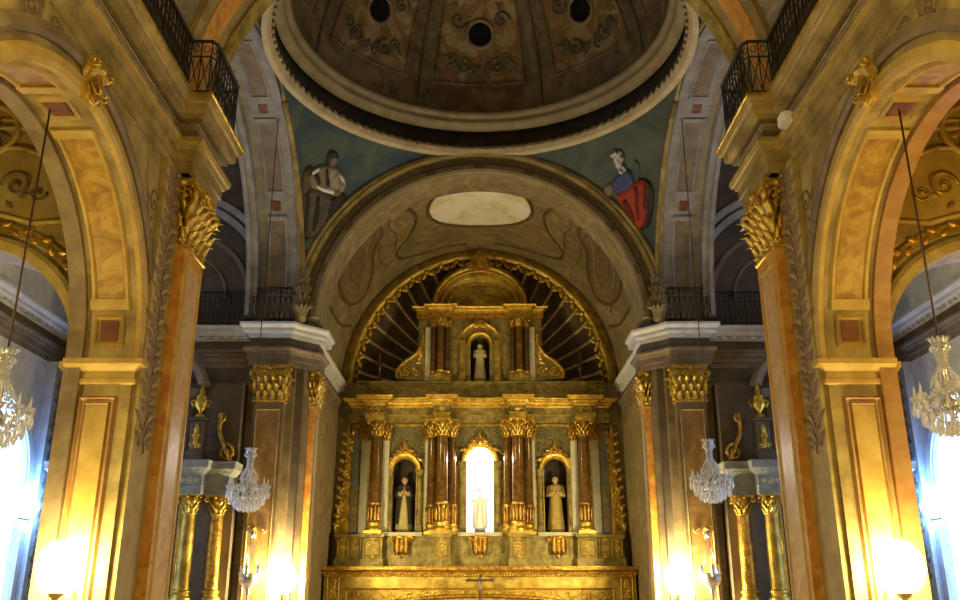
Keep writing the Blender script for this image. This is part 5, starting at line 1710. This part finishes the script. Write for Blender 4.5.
# ================================================================== LAMPS
def globe(label, x, y, z, r, wall, m, group, s, back):
    t = thing('wall_lamp', (x, y, z - r - .25), label, 'lamp', group)
    b = MB(); b.ball(x, y, z, r, r, r * 1.15, 20, 14); b.build('glass_globe', m, t)
    b = MB(); b.lathe([(.02, z - r - .25), (.05, z - r - .22), (.04, z - r - .1), (.12, z - r * 1.05), (.14, z - r * .98), (.02, z - r * .98)], x, y, 14)
    b.tube([(x, y, z - r - .15), (x + (back[0] - x) * .6, y + (back[1] - y) * .6, z - r - .22), (back[0], back[1], z - r - .1)], .03, 7)
    b.build('bracket', 'brass', t)
    b = MB(); b.ball(back[0], back[1], z - r - .1, .10, .10, .16, 10, 6); b.build('wall_plate', 'brass', t)
for s in (-1, 1):
    sd = 'left' if s < 0 else 'right'
    globe('dazzling round wall lamp against the %s nave arch pier' % sd, s * 5.50, 12.15, 2.00, .30, None, 'lamp', 'nave pier lamps', s, (s * 5.46, 12.49))
    globe('bright round wall lamp on the pier at the %s of the chancel arch' % sd, s * 5.36, 25.42, 2.15, .36, None, 'lamp_far', 'chancel pier lamps', s, (s * 5.45, 26.0))
    # hanging oil lamp on a scroll bracket
    xk, yk = s * 6.22, 25.05
    t = thing('hanging_oil_lamp', (xk, yk, 1.5), 'silvery hanging oil lamp on a scroll bracket outside the %s bright chancel lamp' % sd, 'lamp', 'hanging oil lamps')
    b = MB()
    b.tube([(xk, 25.58, 3.35), (xk, 25.3, 3.5), (xk, yk, 3.42)], .03, 7)
    mp = lambda u, v, h: (xk + h, u, v)
    spiral(b, mp, 25.45, 3.28, .13, pi / 2, 1.5, 1, .022); spiral(b, mp, 25.25, 3.36, .10, -pi / 2, 1.4, -1, .02)
    mq = lambda u, v, h: (u, 25.56 - h, v)
    spiral(b, mq, xk - .16, 3.45, .13, pi / 2, 1.5, 1, .022); spiral(b, mq, xk + .16, 3.45, .13, pi / 2, 1.5, -1, .022)
    b.build('scroll_bracket', 'brass', t)
    b = MB(); b.ball(xk, yk, 3.28, .09, n=12, m=8); b.tube([(xk, yk, 3.36), (xk, yk, 3.44)], .012, 5); b.build('suspension_ball', 'silver', t)
    for q in range(3):
        a = 2 * pi * q / 3 + .5
        b = MB(); b.tube([(xk, yk, 3.2), (xk + .24 * cos(a), yk + .24 * sin(a), 2.28)], .012, 5); b.build('chain', 'silver', t)
    b = MB(); b.lathe([(.01, 1.58), (.05, 1.60), (.03, 1.70), (.08, 1.78), (.05, 1.84), (.20, 1.98), (.26, 2.12), (.24, 2.20), (.28, 2.24), (.28, 2.27), (.22, 2.27), (.2, 2.2)], xk, yk, 18); b.build('bowl', 'silver', t)
    for q in range(3):
        a = 2 * pi * q / 3 + .5
        b = MB(); b.lathe([(.05, 2.2), (.065, 2.3), (.05, 2.42), (.03, 2.48), (.005, 2.5)], xk + .25 * cos(a), yk + .25 * sin(a), 10); b.build('cup', 'silver', t)

for s in (-1, 1):
    sd = 'left' if s < 0 else 'right'
    t = thing('transept_fill', (s * 12.3, 24.9, 3.6), 'added bluish fill light on the far transept wall, lost in its glare by the %s edge' % sd, 'lamp', 'transept fill lights')
    b = MB(); b.ball(12.3, 24.9, 4.0, .22, n=16, m=10); b.build('fill_globe', 'cool_fill', t, s)  # added blue emitter that burns out the end wall, not a known fixture
    b = MB(); b.tube([(12.58, 24.9, 3.7), (12.3, 24.9, 3.65), (12.3, 24.9, 3.78)], .03, 7); b.build('bracket', 'iron', t, s)

# light sources, with unseen fills added for nave and crossing, and pews below the frame
def light(kind, name, loc, rot, energy, col, size=1.0, sy=None, spot=None, blend=.6):
    l = bpy.data.lights.new(name, kind)
    l.energy = energy; l.color = col
    if kind == 'AREA':
        l.shape = 'RECTANGLE'; l.size = size; l.size_y = sy or size
    else:
        l.shadow_soft_size = size
    if kind == 'SPOT':
        l.spot_size = spot; l.spot_blend = blend
    o = bpy.data.objects.new(name, l); COL.objects.link(o)
    o.location = loc; o.rotation_euler = rot
    return o
def aim(o, tgt):
    from mathutils import Vector
    d = Vector(tgt) - Vector(o.location)
    o.rotation_euler = d.to_track_quat('-Z', 'Y').to_euler()
    return o
WARM = (1.0, 0.80, 0.36)
for s in (-1, 1):
    # unseen warm fills added in the near bays, without fixtures
    light('POINT', 'nave_fill', (s * 4.4, 4.6, 2.4), (0, 0, 0), 170, WARM, .3)
    light('POINT', 'nave_fill', (s * 4.2, 6.6, 7.6), (0, 0, 0), 90, WARM, .3)
    # presbytery floodlights tucked behind the chancel arch piers
    aim(light('SPOT', 'presbytery_flood', (s * 4.9, 27.5, 3.2), (0, 0, 0), 1450, (1.0, .82, .42), .15, spot=radians(95)), (-s * 1.0, 33, 4.6))
    aim(light('SPOT', 'presbytery_flood', (s * 4.9, 27.5, 8.0), (0, 0, 0), 330, (1.0, .80, .40), .15, spot=radians(80)), (-s * 1.5, 33.2, 8.4))
    # unseen warm point light brightening the side bay, without fixture
    light('POINT', 'aisle_fill', (s * 7.8, 9.6, 4.2), (0, 0, 0), 330 if s < 0 else 430, WARM if s < 0 else (1.0, .68, .22), .3)
    # daylight entering by the transept windows
    o = light('AREA', 'transept_daylight', (s * 12.3, 22.8, 4.6), (0, 0, 0), 55, (.36, .55, 1.0), 4.2, 4.0)
    aim(o, (0, 22.4, 7.0))
    o = light('AREA', 'added_high_daylight', (s * 12.3, 22.0, 13.2), (0, 0, 0), 60, (.66, .76, 1.0), 2.4, 3.0)  # bluish light of the added upper window
    aim(o, (0, 22.5, 12.0))
light('POINT', 'niche_lamp', (0, YB + .12, zs_c + .25), (0, 0, 0), 420, (1, .96, .9), .06)
light('POINT', 'nave_axis_fill', (0, 2.5, 5.6), (0, 0, 0), 950, WARM, .5)  # unseen warm fill added over the nave axis

w = bpy.data.worlds.new('world'); SC.world = w
w.use_nodes = True
w.node_tree.nodes['Background'].inputs[0].default_value = (.05, .045, .04, 1)
w.node_tree.nodes['Background'].inputs[1].default_value = .2
SC.view_settings.view_transform = 'Standard'
SC.view_settings.look = 'None'
SC.view_settings.gamma = 1.0
SC.view_settings.exposure = -0.45
SC.view_settings.use_curve_mapping = False
